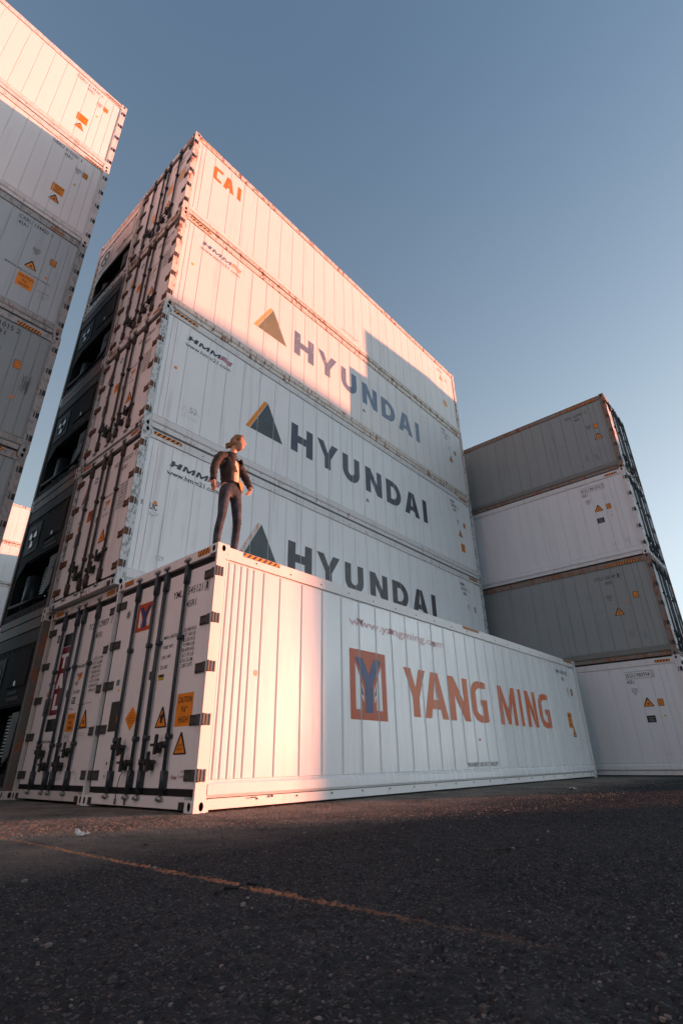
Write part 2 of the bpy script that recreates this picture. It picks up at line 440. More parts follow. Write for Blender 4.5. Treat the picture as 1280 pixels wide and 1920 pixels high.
def container(loc, rot, sp, label, group=None, sides='a', doors=True, name='shipping_container', detail=True, machine=None):
    root = bpy.data.objects.new(name, None); COL.objects.link(root)
    root.empty_display_size = .5; root.location = loc; root.rotation_euler = (0, 0, rot)
    tag(root, label, 'container', group)
    frame_part(root, sp)
    mb = MB(); mb.box(P3(.125, .036, .13), P3(L-.5, W-.036, 2.86)); mb.build('body', sp['paint'], root)
    mb = MB(); mb.box(P3(.16, .07, 2.862), P3(L-.14, W-.07, 2.880)); mb.build('roof', sp['paint'], root)
    cm = casting_mesh(sp.get('cast', sp['frame']))
    for z in (0, H-.118):
        for (x, y, r) in ((0, 0, 0), (L, 0, 90), (L, W, 180), (0, W, 270)):
            link('corner_casting', cm, root, P3(x, y, z), (0, 0, RAD(r)))
    info = {'root': root}
    for s in 'ab':
        if s in sides: info[s] = side(root, sp, s, detail)
        else:
            mb = MB(); y0, y1 = (.025, .046) if s == 'a' else (W-.046, W-.025)
            x = .16
            while x < L-.17:
                x2 = min(x+.42, L-.16); mb.box(P3(x+.006, y0, .15), P3(x2-.006, y1, 2.70)); x = x2
            o = mb.build('side_wall', sp['paint'], root)
    if doors:
        info['doors'] = door_end(root, sp); notch_part(root)
    else:
        mb = MB(); mb.box(P3(.05, .06, .16), P3(.12, W-.06, 2.76)); mb.build('end_wall', sp['paint'], root)
    if machine: machinery(root, machine)
    else:
        mb = MB(); mb.box(P3(L-.5, .06, .18), P3(L-.04, W-.06, 2.69)); mb.build('machinery_cover', sp['paint'], root)
    zv = Vector((0, 0, 1))
    info['fa'] = (Vector(P3(0, .025, 0)), Vector((1, 0, 0)), Vector((0, -1, 0)))
    info['fra'] = (Vector(P3(0, .008, 0)), Vector((1, 0, 0)), Vector((0, -1, 0)))
    info['fb'] = (Vector(P3(0, W-.025, 0)), Vector((-1, 0, 0)), Vector((0, 1, 0)))
    info['frb'] = (Vector(P3(0, W-.008, 0)), Vector((-1, 0, 0)), Vector((0, 1, 0)))
    info['fd'] = (Vector(P3(.045, 0, 0)), Vector((0, -1, 0)), Vector((-1, 0, 0)))
    info['fh'] = (Vector(P3(.006, 0, 0)), Vector((0, -1, 0)), Vector((-1, 0, 0)))
    return info

# ------------------------------------------------------------------ refrigeration unit at the machinery end
def machinery(root, ms):
    X = lambda s, d, z: P3(L-d, s, z)        # s grows to the right seen from outside, d = depth behind the end face
    pm, dk = ms['panel'], ms['dark']
    mb = MB()
    mb.box(X(.10, .06, 1.42), X(W-.10, .03, 2.69)); mb.box(X(.10, .06, .17), X(.22, .03, 1.42)); mb.box(X(W-.22, .06, .17), X(W-.10, .03, 1.42)); mb.box(X(.22, .06, .17), X(W-.22, .03, .33))
    mb.build('front_panel', pm, root)
    mb = MB()
    mb.box(X(.14, .03, 2.44), X(W-.14, .012, 2.68)); mb.build('header_plate', ms['light'], root)
    mb = MB()
    mb.box(X(.22, .50, .33), X(W-.22, .46, 1.42)); mb.box(X(.20, .48, .33), X(.225, .06, 1.42)); mb.box(X(W-.225, .48, .33), X(W-.20, .06, 1.42)); mb.box(X(.22, .48, 1.40), X(W-.22, .06, 1.425)); mb.box(X(.22, .48, .30), X(W-.22, .06, .335))
    # cut-off upper corner of the recess
    mb.poly([X(.22, .028, 1.43), X(.22, .028, 1.10), X(.62, .028, 1.43)], 1)
    mb.poly([X(.62, .026, 1.43), X(.22, .026, 1.10), X(.22, .026, 1.43)], 1)
    mb.build('condenser_recess', [dk, pm], root)
    h1 = MB(); h1.box(X(.28, .03, 1.62), X(.98, .014, 2.30)); o1 = h1.build('access_hatch', ms['light'], root)
    ring = MB()
    for k in range(20):
        a0, a1 = 2*math.pi*k/20, 2*math.pi*(k+1)/20
        p = lambda a, r, d: X(.63+r*math.cos(a), d, 1.96+r*math.sin(a))
        ring.poly([p(a0, .25, .002), p(a1, .25, .002), p(a1, .21, .002), p(a0, .21, .002)]); ring.poly([p(a0, .25, .014), p(a1, .25, .014), p(a1, .25, .002), p(a0, .25, .002)])
        ring.poly([p(a1, .21, .014), p(a0, .21, .014), p(a0, .21, .002), p(a1, .21, .002)])
    ring.build('vent_ring', DARK_IRON, o1)
    vd = MB()
    for k in range(3):
        an = k*2*math.pi/3+.5; vd.poly([X(.63, .008, 1.96), X(.63+.2*math.cos(an-.42), .008, 1.96+.2*math.sin(an-.42)), X(.63+.21*math.cos(an), .004, 1.96+.21*math.sin(an)), X(.63+.2*math.cos(an+.42), .008, 1.96+.2*math.sin(an+.42))])
    vd.tube(X(.63, .012, 1.96), X(.63, -.02, 1.96), .045, 10); vd.build('vent_disc', ZINC, o1)
    h2 = MB(); h2.box(X(1.30, .03, 1.72), X(2.16, .012, 2.34)); o2 = h2.build('access_hatch', pm, root)
    hb = MB(); hb.box(X(1.70, .012, 1.74), X(1.76, -.006, 1.82)); hb.build('hatch_latch', ZINC, o2)
    pl = MB()
    pl.box(X(1.42, .03, 1.50), X(1.98, .022, 1.56)); pl.box(X(1.42, .03, 1.60), X(1.86, .022, 1.66)); pl.build('data_plate', ms['light'], root)
    cm = MB(); cm.tube(X(.55, .28, .42), X(.55, .28, 1.12), .15, 14, 0); cm.blob(X(.55, .28, 1.12), (.15, .15, .10), 12); cm.build('compressor', ms['comp'], root)
    gr = MB()
    for k in range(13): gr.box(X(.92, .34, .62+k*.055), X(1.62, .30, .64+k*.055))
    gr.build('condenser_grille', ZINC, root)
    cb = MB(); cb.box(X(1.70, .36, .52), X(2.14, .10, 1.30)); cbo = cb.build('control_box', ms['box'], root)
    dp = MB(); dp.box(X(1.80, .10, 1.02), X(2.04, .09, 1.16)); dp.build('display', BLACK, cbo)
    bar = MB(); bar.tube(X(.20, .05, .52), X(1.9, .05, .44), .035, 8); bar.path([X(1.9, .05, .44), X(2.18, .05, .62), X(2.22, .05, 1.1)], .028, 8); bar.build('guard_bar', dk, root)
    cc = MB()
    for q in range(4):
        pts = [X(1.05+.17*math.cos(2*math.pi*k/12), .22-.02*q, .44+.10*math.sin(2*math.pi*k/12)) for k in range(13)]
        cc.path(pts, .018, 6)
    cc.build('power_cable', RUBBER, root)
    bt = MB()
    for k in range(11):
        z = .22+k*.243
        for s in (.125, W-.125): bt.tube(X(s, .031, z), X(s, .014, z), .018, 6)
    for k in range(9):
        bt.tube(X(.25+k*.24, .031, 2.40), X(.25+k*.24, .014, 2.40), .016, 6); bt.tube(X(.25+k*.24, .031, .25), X(.25+k*.24, .014, .25), .016, 6)
    o = bt.build('bolts', DARK_IRON, root); o['kind'] = 'stuff'

# ------------------------------------------------------------------ prints used many times
def hazard(s0, s1, z0, z1, n, lean=.6):
    t = Rc(s0, z0, s1, z1, 0); h = z1-z0; st = (s1-s0)/n
    for k in range(n):
        a = s0+k*st; b = a+st*.5; l = st*lean
        t += [(q, 1) for q in [tuple(clip([(a, z0), (b, z0), (b+l, z1), (a+l, z1)], s0, s1))] if len(q) >= 3]
    return t
def tri_sign(s, z, wd, hg, words=None):
    t = Pg([(s-wd/2, z+.012), (s-wd/2+.012, z), (s+wd/2-.012, z), (s+wd/2, z+.012), (s+.014, z+hg), (s-.014, z+hg)], 0)
    q = .016
    t += Pg([(s-wd/2+q*1.7, z+q), (s+wd/2-q*1.7, z+q), (s, z+hg-q*2.2)], 1)
    if words:
        n = len(words)
        for k, wt in enumerate(words):
            ww = wd*(.36+.16*k); t += T(wt, s-ww/2, s+ww/2, z+hg*(.36-.17*k), z+hg*(.36-.17*k)+hg*.10, 2)
    else:
        t += Rc(s-.02, z+hg*.22, s+.02, z+hg*.42, 2)
    return t
TRI_M = [BLACK, ORANGE, BLACK]
def caution(s0, z0, s1, z1, lines=('CAUTION', '9\'6"', 'HIGH')):
    t = Rc(s0, z0, s1, z1, 0); h = z1-z0; wd = s1-s0; n = len(lines)
    for k, l in enumerate(lines):
        f = .84 if k == 0 else (.36 if len(l) < 5 and k == 1 else .58)
        c = z1-h*(.20+.30*k); t += T(l, (s0+s1)/2-wd*f/2, (s0+s1)/2+wd*f/2, c-h*.095, c+h*.095, 1, .012)
    return t
def sq_sign(s, z, wd=.13, hg=.17):
    t = Rc(s-wd/2, z-hg/2, s+wd/2, z+hg/2, 0) + Rc(s-wd/2+.012, z-hg/2+.012, s+wd/2-.012, z+hg/2-.012, 1)
    t += T('2.9m', s-wd*.33, s+wd*.33, z+.015, z+hg*.33, 2) + T('9\'6"', s-wd*.30, s+wd*.30, z-hg*.34, z-.012, 2)
    return t
def uic(s, z, num='70'):
    t = Rc(s-.07, z-.005, s+.07, z+.003) + Rc(s-.07, z+.085, s+.07, z+.093) + Rc(s-.07, z, s-.062, z+.09) + Rc(s+.062, z, s+.07, z+.09)
    return t + T('UIC', s-.05, s+.05, z+.018, z+.072, 0, .01) + T(num, s-.035, s+.035, z-.085, z-.02)
def ident(code, s0, s1, z, typ='45R1', h=.10, ts=None, box=True):
    a, b = code.rsplit(' ', 1); wd = s1-s0
    t = T(a, s0, s0+wd*.86, z, z+h, 0, .004) + T(b, s1-wd*.05, s1, z, z+h, 0, .004)
    if box:
        x0, x1, e = s1-wd*.085, s1+wd*.035, .006
        t += Rc(x0, z-.02, x1, z-.02+e) + Rc(x0, z+h+.014, x1, z+h+.02) + Rc(x0, z-.02, x0+e, z+h+.02) + Rc(x1-e, z-.02, x1, z+h+.02)
    ts = s0+wd*.40 if ts is None else ts
    return t + T(typ, ts, ts+wd*.27, z-.165, z-.165+h*.92, 0, .004)
def scrib(s, z, wd, hg, n=7, seed=1):
    rd = random.Random(seed); t = []; x = s
    for k in range(n):
        a = (x, z+rd.uniform(0, hg)); x += wd/n; b = (x+rd.uniform(-.01, .02), z+rd.uniform(0, hg)); e = .006
        dx, dz = b[0]-a[0], b[1]-a[1]; q = math.hypot(dx, dz) or 1; nx, nz = -dz/q*e/2, dx/q*e/2
        t.append((((a[0]+nx, a[1]+nz), (a[0]-nx, a[1]-nz), (b[0]-nx, b[1]-nz), (b[0]+nx, b[1]+nz)), 0))
    return t

# heavy sans capitals drawn as polygons in a unit box (x 0..1, z 0..1); st = stroke in x units
def G(ch, st=.3, hz=.27):
    if ch == 'H': return [([(0,0),(st,0),(st,.5-hz/2),(1-st,.5-hz/2),(1-st,0),(1,0),(1,1),(1-st,1),(1-st,.5+hz/2),(st,.5+hz/2),(st,1),(0,1)], [])]
    if ch == 'Y': return [([(.5-st/2,0),(.5+st/2,0),(.5+st/2,.40),(1,1),(1-st*1.06,1),(.5,.60),(st*1.06,1),(0,1),(.5-st/2,.40)], [])]
    if ch == 'N': return [([(0,0),(st,0),(st,.56),(1-st*1.02,0),(1,0),(1,1),(1-st,1),(1-st,.44),(st*1.02,1),(0,1)], [])]
    if ch == 'M': return [([(0,0),(st,0),(st,.62),(.5-st*.42,.02),(.5+st*.42,.02),(1-st,.62),(1-st,0),(1,0),(1,1),(1-st*1.05,1),(.5,.40),(st*1.05,1),(0,1)], [])]
    if ch == 'I': return [([(0,0),(1,0),(1,1),(0,1)], [])]
    if ch == 'T': return [([(.5-st/2,0),(.5+st/2,0),(.5+st/2,1-hz),(1,1-hz),(1,1),(0,1),(0,1-hz),(.5-st/2,1-hz)], [])]
    if ch == 'L': return [([(0,0),(1,0),(1,hz),(st,hz),(st,1),(0,1)], [])]
    if ch == 'A':
        k = .5-st*.55
        return [([(0,0),(st*1.05,0),(st*1.05+.06,.20),(1-st*1.05-.06,.20),(1-st*1.05,0),(1,0),(.5+st*.62,1),(.5-st*.62,1)], [[(st*1.05+.13,.40),(.5,.80),(1-st*1.05-.13,.40)]])]
    def arc(cx, cz, rx, rz, a0, a1, n=9): return [(cx+rx*math.cos(math.radians(a0+(a1-a0)*k/n)), cz+rz*math.sin(math.radians(a0+(a1-a0)*k/n))) for k in range(n+1)]
    if ch == 'U': return [([(0,1)] + arc(.5,.42,.5,.42,180,360,12) + [(1,1),(1-st,1)] + arc(.5,.42,.5-st,.42-hz,360,180,10) + [(st,1)], [])]
    if ch == 'D': return [([(0,0)] + [(.42,0)] + arc(.42,.5,.58,.5,-90,90,14)[1:] + [(0,1)], [[(st,hz*.9)] + [(.42,hz*.9)] + arc(.42,.5,.58-st,.5-hz*.9,-90,90,12)[1:] + [(st,1-hz*.9)]])]
    if ch == 'G': return [([(1,.97),(.97,1-hz),(.55,1-hz),(.40,.96-hz),(st,.72),(st,.28),(.40,hz+.04),(.55,hz),(1-st,hz),(1-st,.40),(.56,.40),(.56,.40+hz*.9),(1,.40+hz*.9),(1,.03),(.80,0),(.45,0),(.20,.06),(.05,.19),(0,.36),(0,.64),(.05,.81),(.20,.94),(.45,1),(.85,1)], [])]
    if ch == 'C': return [([(1,1-hz),(st*1.1,1-hz),(st,.88-hz),(st,hz+.12),(st*1.1,hz),(.88,hz),(.88,0),(.16,0),(0,.14),(0,.86),(.16,1),(1,1)], [])]
    return []
def letters_of(root, frame, letters, z0, z1, mats, sp, st, hz):
    for l in letters: decal('letter', root, frame, word([l], z0, z1, 0, st, hz), mats, sp)
def word(letters, z0, z1, mi=0, st=None, hz=.27, shear=0.0):
    """letters: (char, s0, s1)"""
    t = []
    for ch, a, b in letters:
        wd = b-a; q = (st/wd) if st else .3
        for out, holes in G(ch, min(q, .2 if ch == 'M' else .45), hz):
            f = lambda p: (a+p[0]*wd+shear*p[1]*(z1-z0), z0+p[1]*(z1-z0))
            t += Pg([f(p) for p in out], mi, [[f(p) for p in h] for h in holes])
    return t

# ------------------------------------------------------------------ ground
def asphalt(name='asphalt', line=False):
    m, t, b = new_mat(name)
    pos = N(t, 'ShaderNodeNewGeometry').outputs['Position']
    v = N(t, 'ShaderNodeTexVoronoi'); v.inputs['Scale'].default_value = 150; t.links.new(pos, v.inputs['Vector'])
    v2 = N(t, 'ShaderNodeTexVoronoi'); v2.inputs['Scale'].default_value = 48; t.links.new(pos, v2.inputs['Vector'])
    n1 = noise(t, pos, .55, 5, .6); n2 = noise(t, pos, 3.5, 6, .7); n3 = noise(t, pos, 55, 3, .7); n4 = noise(t, pos, 9, 5, .7)
    c = mix(t, ramp(t, n1, .3, .7), (.017, .0235, .026), (.030, .039, .0425))
    c = mix(t, mul(t, ramp(t, n2, .52, .74), .6), c, (.048, .058, .062))
    c = mix(t, mul(t, ramp(t, n4, .60, .72), .7), c, (.036, .038, .040))
    sep = N(t, 'ShaderNodeSeparateColor'); t.links.new(v.outputs['Color'], sep.inputs[0])
    c = mix(t, mul(t, ramp(t, sep.outputs[0], .84, .92), .4), c, (.17, .165, .16))
    c = mix(t, mul(t, ramp(t, sep.outputs[1], .80, .86), .7), c, (.013, .013, .014))
    sep2 = N(t, 'ShaderNodeSeparateColor'); t.links.new(v2.outputs['Color'], sep2.inputs[0])
    near = ramp(t, v2.outputs['Distance'], .42, .30)
    c = mix(t, mul(t, mul(t, ramp(t, sep2.outputs[0], .965, .975), near), .45), c, (.17, .165, .16))
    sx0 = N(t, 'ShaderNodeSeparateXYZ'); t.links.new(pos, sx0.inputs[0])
    sun_tint = mul(t, ramp(t, sx0.outputs['Y'], -2.3, -.9), ramp(t, noise(t, pos, 1.3, 6, .7), .25, .60))  # sunlit strip painted into the ground colour, paler towards the containers
    c = mix(t, mul(t, sun_tint, .8), c, (.26, .24, .20))
    if line:
        a = ramp(t, noise(t, pos, 30, 6, .8), .42, .52); q = ramp(t, noise(t, pos, 1.7, 3, .6), .26, .50)
        sx = N(t, 'ShaderNodeSeparateXYZ'); t.links.new(pos, sx.inputs[0])
        dx = N(t, 'ShaderNodeMath', operation='ADD'); t.links.new(sx.outputs['X'], dx.inputs[0]); dx.inputs[1].default_value = 1.838
        ab = N(t, 'ShaderNodeMath', operation='ABSOLUTE'); t.links.new(dx.outputs[0], ab.inputs[0])
        wob = N(t, 'ShaderNodeMath', operation='ADD'); t.links.new(ab.outputs[0], wob.inputs[0]); t.links.new(mul(t, noise(t, pos, 18, 5, .8), .036), wob.inputs[1])
        a = mul(t, a, ramp(t, wob.outputs[0], .044, .031))
        c = mix(t, mul(t, mul(t, mul(t, a, q), ramp(t, sx.outputs['Y'], -4.35, -2.9)), .85), c, (.50, .23, .11))
    t.links.new(c, b.inputs['Base Color']); b.inputs['Roughness'].default_value = .9; b.inputs['Specular IOR Level'].default_value = .12
    hgt = N(t, 'ShaderNodeMath', operation='ADD'); t.links.new(mul(t, v.outputs['Distance'], -.5), hgt.inputs[0]); t.links.new(mul(t, n3, .5), hgt.inputs[1])
    h2 = N(t, 'ShaderNodeMath', operation='ADD'); t.links.new(hgt.outputs[0], h2.inputs[0]); t.links.new(mul(t, n2, .9), h2.inputs[1])
    bp = N(t, 'ShaderNodeBump'); bp.inputs['Strength'].default_value = .55; bp.inputs['Distance'].default_value = .012
    t.links.new(h2.outputs[0], bp.inputs['Height']); t.links.new(bp.outputs[0], b.inputs['Normal'])
    return m, c
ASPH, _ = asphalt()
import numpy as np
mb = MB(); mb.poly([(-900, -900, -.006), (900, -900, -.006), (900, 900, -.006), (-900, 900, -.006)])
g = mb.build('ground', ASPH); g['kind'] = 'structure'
LINE, _ = asphalt('asphalt_with_worn_paint', True)
def relief(x0, x1, y0, y1, st):
    rg = np.random.RandomState(5); nx, ny = int((x1-x0)/st), int((y1-y0)/st)
    X, Y = np.meshgrid(np.linspace(x0, x1, nx), np.linspace(y0, y1, ny), indexing='ij')
    def sm(cell):                                              # smooth value noise
        gx, gy = int((x1-x0)/cell)+3, int((y1-y0)/cell)+3; R = rg.randn(gx, gy); fx = (X-x0)/cell; fy = (Y-y0)/cell
        ix, iy = fx.astype(int), fy.astype(int); tx, ty = fx-ix, fy-iy; tx = tx*tx*(3-2*tx); ty = ty*ty*(3-2*ty)
        return (R[ix, iy]*(1-tx)+R[ix+1, iy]*tx)*(1-ty)+(R[ix, iy+1]*(1-tx)+R[ix+1, iy+1]*tx)*ty
    Z = .0034*rg.randn(nx, ny) + .0012*sm(.07) + .0007*sm(.45) + .0012*sm(1.9) + .001
    X = X + rg.uniform(-.3, .3, X.shape)*st; Y = Y + rg.uniform(-.3, .3, Y.shape)*st
    V = np.stack([X, Y, Z], -1).reshape(-1, 3); id_ = np.arange(nx*ny).reshape(nx, ny)
    F = np.stack([id_[:-1, :-1], id_[1:, :-1], id_[1:, 1:], id_[:-1, 1:]], -1).reshape(-1, 4)
    cx = V[F].mean(1); on = np.abs(cx[:, 0] + 1.838) < .055
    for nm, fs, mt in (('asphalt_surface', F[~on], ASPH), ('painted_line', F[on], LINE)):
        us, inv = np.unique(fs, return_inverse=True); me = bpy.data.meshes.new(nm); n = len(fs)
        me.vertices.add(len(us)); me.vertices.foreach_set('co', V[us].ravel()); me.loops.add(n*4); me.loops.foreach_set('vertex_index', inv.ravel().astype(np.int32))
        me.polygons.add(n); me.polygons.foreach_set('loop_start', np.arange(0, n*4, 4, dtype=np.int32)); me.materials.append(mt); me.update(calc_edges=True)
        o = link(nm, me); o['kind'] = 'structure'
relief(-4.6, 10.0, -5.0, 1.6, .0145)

PEB = [plain('grit_dark', (.07, .068, .065), .8, 0, .4, 80), plain('grit_pale', (.20, .18, .165), .8, 0, .4, 80)]
rd = random.Random(3); mb = MB()
for k in range(3200):
    d = 0.9 + 9*rd.random()**1.8; an = RAD(41 + rd.uniform(-44, 44))
    x, y = -3.454 + d*math.cos(an), -4.993 + d*math.sin(an)
    if (y > -.04 and x > -.06) or (x > -1.1 and y > 2.3): continue
    r = rd.uniform(.0025, .0075)*(1.0 if rd.random() < .95 else 2.2)
    mb.blob((x, y, r*.3), (r, r*rd.uniform(.6, 1), r*.6), 5, 0 if rd.random() < .72 else 1, .25)
for k in range(15000):                                       # pale grit added to brighten the sunlit strip along the front container
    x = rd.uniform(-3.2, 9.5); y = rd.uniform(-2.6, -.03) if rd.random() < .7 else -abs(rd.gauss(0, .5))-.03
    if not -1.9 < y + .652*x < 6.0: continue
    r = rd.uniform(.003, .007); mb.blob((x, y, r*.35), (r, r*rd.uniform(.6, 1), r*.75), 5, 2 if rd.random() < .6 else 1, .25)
o = mb.build('grit', PEB + [plain('grit_sunlit', (.30, .265, .22), .85, 0, .4, 80)]); tag(o, 'loose grit scattered over the dark asphalt, pale grit added to brighten the sunlit strip', 'grit', None, 'stuff')

# ------------------------------------------------------------------ container kinds
WARM = (.78, .77, .75)
def spec(paint_, frame_, pitch, lead, groove, rod=BROWN_ROD, hinge=HINGE_RUST, door=None, **kw):
    d = dict(paint=paint_, frame=frame_, groove=groove, rod=rod, hinge=hinge, door=door or paint_, xs=seams(pitch, lead)); d.update(kw); return d
LEAD_Y = [.196, .285, .385, .485, .588, .758, 1.046]; LEAD_H = [.24, .35, .63, 1.13]; LEAD_P = [.18, .34, .54, .72]; LEAD_R = [.22, .40, .55, .80]
pY = paint('paint_clean_white', (.79, .80, .80), .24, .03, .19, .30)
pYd = paint('paint_clean_white_door', (.79, .785, .77), .12, .02, .42, .10)
pYf = paint('paint_clean_white_frame', (.76, .75, .73), .22, .26, .42, .1)
pH = paint('paint_chalky_white', (.78, .80, .80), .34, .05, .50, .2)
pHd = paint('paint_chalky_door', (.76, .75, .73), .34, .10, .5, .15)
pHf = paint('paint_chalky_frame', (.66, .66, .65), .5, .62, .55, .2, .0)
pHs = paint('paint_chalky_strip', (.66, .66, .65), .45, .55, .55, .2, .0)
pHp = paint('paint_flaking_frame', (.58, .61, .61), .5, .42, .55, .2, .8)
pC = paint('paint_aged_white', (.77, .76, .74), .28, .12, .45, .2)
pCf = paint('paint_aged_frame', (.68, .62, .55), .35, .85, .5, .2)
pT = paint('paint_door_white', (.78, .77, .75), .3, .08, .45, .12)
pTf = paint('paint_dirty_frame', (.60, .57, .53), .5, .6, .5, .2)
pO = paint('paint_panda_white', (.80, .80, .79), .14, .03, .42, .18)
pOf = paint('paint_panda_frame', (.72, .72, .71), .5, .42, .5, .2, .25)
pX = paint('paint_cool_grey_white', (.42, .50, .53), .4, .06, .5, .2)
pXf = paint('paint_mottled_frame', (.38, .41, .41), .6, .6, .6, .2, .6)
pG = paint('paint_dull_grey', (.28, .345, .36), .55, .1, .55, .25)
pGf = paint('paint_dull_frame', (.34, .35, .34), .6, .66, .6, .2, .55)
pD = paint('paint_olive_grey', (.25, .285, .285), .42, .10, .5, .3)
pDf = paint('paint_rusty_frame', (.22, .19, .165), .5, .95, .6, .2, .2)
pDs = paint('paint_olive_strip', (.17, .18, .17), .5, .45, .5, .2)
pS = paint('paint_bright_grey_white', (.68, .71, .73), .22, .03, .38, .25)
pSf = paint('paint_bright_frame', (.64, .65, .65), .35, .28, .45, .2)
YMS = spec(pY, pYf, .408, LEAD_Y, (.006, .016), GREY_ROD, HINGE_GREY, pYd, strip=pY)
HMS = spec(pH, pHf, .462, LEAD_H, (.003, .007), BROWN_ROD, HINGE_RUST, pHd, strip=pHs)
HMP = spec(pH, pHp, .462, LEAD_H, (.003, .007), BROWN_ROD, HINGE_RUST, pHd, strip=pHs, rail=pHf)
CAI = spec(pC, pCf, .44, LEAD_H, (.003, .006), GREY_ROD, DARK_IRON, pT, strip=pC)
HMT = spec(pC, pCf, .462, LEAD_H, (.003, .007), BROWN_ROD, HINGE_RUST, pHd, strip=pCf)
TAL = spec(pT, pTf, .44, LEAD_H, (.003, .007), GREY_ROD, HINGE_GREY, pT, strip=pTf)
OER = spec(pO, pOf, .297, LEAD_P, (.003, .006), GREY_ROD, DARK_IRON, pO)
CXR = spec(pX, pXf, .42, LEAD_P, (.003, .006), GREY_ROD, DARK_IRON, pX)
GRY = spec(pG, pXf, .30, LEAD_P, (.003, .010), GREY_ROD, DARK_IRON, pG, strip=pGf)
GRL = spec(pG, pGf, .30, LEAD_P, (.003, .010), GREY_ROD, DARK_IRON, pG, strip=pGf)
OOL = spec(pD, pDf, .36, LEAD_R, (.004, .011), GREY_ROD, DARK_IRON, pS, strip=pDs)
SEG = spec(pS, pSf, .345, LEAD_R, (.004, .012), GREY_ROD, DARK_IRON, pS, strip=pS)
FAR = spec(pC, pCf, .50, LEAD_H, (.006, .010), BROWN_ROD, HINGE_RUST, pT, strip=pC)
OFF = spec(pC, pTf, .50, LEAD_H, (.004, .010), BROWN_ROD, HINGE_RUST, pT, strip=pC)
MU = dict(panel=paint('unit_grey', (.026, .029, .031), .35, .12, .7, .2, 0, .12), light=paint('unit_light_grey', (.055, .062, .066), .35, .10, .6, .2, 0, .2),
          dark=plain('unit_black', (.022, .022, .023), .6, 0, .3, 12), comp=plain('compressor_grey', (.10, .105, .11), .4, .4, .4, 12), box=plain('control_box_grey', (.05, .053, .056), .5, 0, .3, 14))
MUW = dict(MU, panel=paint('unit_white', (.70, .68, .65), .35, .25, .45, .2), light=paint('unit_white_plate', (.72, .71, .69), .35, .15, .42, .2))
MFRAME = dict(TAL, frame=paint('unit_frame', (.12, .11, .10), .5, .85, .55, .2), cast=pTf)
MFRW = dict(TAL, frame=pCf)

GRP_MAIN = 'white refrigerated containers stacked with their doors to the left'
# ---- front container
ym = container((L/2, W/2, 0), 0, YMS, 'lone white front container with orange square Y emblem and YANG MING in orange', 'white refrigerated containers')
# ---- main stack of five
main_x, main_y = -.077, 2.448
tal = container((.035+L/2, main_y+W/2, 0), 0, TAL, 'bottom container with dark red TAL strip on its door, beside the front container', GRP_MAIN)
hm = []
for k, (sp_, lab) in enumerate(((HMP, 'lowest HYUNDAI container, partly hidden behind the man and the front container'), (HMP, 'middle HYUNDAI container, fully in shade with navy HMM logo'), (HMT, 'upper HYUNDAI container, half sunlit with faded triangle and letters'))):
    hm.append(container((main_x+L/2+(.01, -.012, .006)[k], 2.425+W/2+(.0, -.008, .004)[k], H*(k+1)), RAD(-.16), sp_, lab, GRP_MAIN))
cai = container((main_x+L/2, 2.425+W/2, H*4), RAD(-.16), CAI, 'topmost container of the tall stack with orange CAI letters', GRP_MAIN)
# ---- column seen from its machinery end
MLAB = ['bottom container with refrigeration unit, left of the TAL door', 'container with dark refrigeration unit, second from the ground in its column', 'container with dark refrigeration unit, middle of its column of five', 'container with dark refrigeration unit, directly below the pale topmost one', 'top container with pale refrigeration unit beside the CAI doors']
for k in range(5):
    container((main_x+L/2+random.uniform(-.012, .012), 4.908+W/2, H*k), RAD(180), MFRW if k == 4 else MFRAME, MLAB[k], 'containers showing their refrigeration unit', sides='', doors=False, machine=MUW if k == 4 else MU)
# ---- left stack of six
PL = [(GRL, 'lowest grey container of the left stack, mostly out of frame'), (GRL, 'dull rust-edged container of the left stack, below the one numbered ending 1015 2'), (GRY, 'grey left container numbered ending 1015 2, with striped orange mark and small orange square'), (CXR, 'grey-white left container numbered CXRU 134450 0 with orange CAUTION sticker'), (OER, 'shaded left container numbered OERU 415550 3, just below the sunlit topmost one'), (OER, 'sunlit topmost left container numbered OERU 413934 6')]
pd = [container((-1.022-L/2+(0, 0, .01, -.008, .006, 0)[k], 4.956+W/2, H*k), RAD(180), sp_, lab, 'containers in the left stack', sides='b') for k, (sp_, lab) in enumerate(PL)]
# ---- right stack of four
RL = [(SEG, 'bottom white container of the right stack, numbered SEGU 980954 6'), (OOL, 'lower dark grey container of the right stack, numbered OOLU 626349 1'), (SEG, 'upper white container of the right stack, numbered SEGU 981076 3'), (OOL, 'topmost dark grey container of the right stack, numbered OOLU 627427 3')]
rt = [container((13.052+W/2+(0, .01, -.008, .012)[k]-.02, -2.427+L/2, H*k), RAD(90.25), sp_, lab, 'containers in the right stack', sides='b') for k, (sp_, lab) in enumerate(RL)]
# ---- far stack seen through the gap
FLB = ['far container on the ground, seen through the gap on the left', 'far container second from the ground, seen through the gap on the left', 'far container third from the ground, seen through the left gap', 'far container with black m and c letters, seen through the left gap', 'far container with a big black t, partly sunlit, seen through the left gap', 'topmost far container, fully sunlit, seen through the left gap']
far = [container((2.6, 34+W/2, H*k), 0, FAR, FLB[k], 'far containers seen through the gap', sides='a', doors=False, detail=False) for k in range(6)]
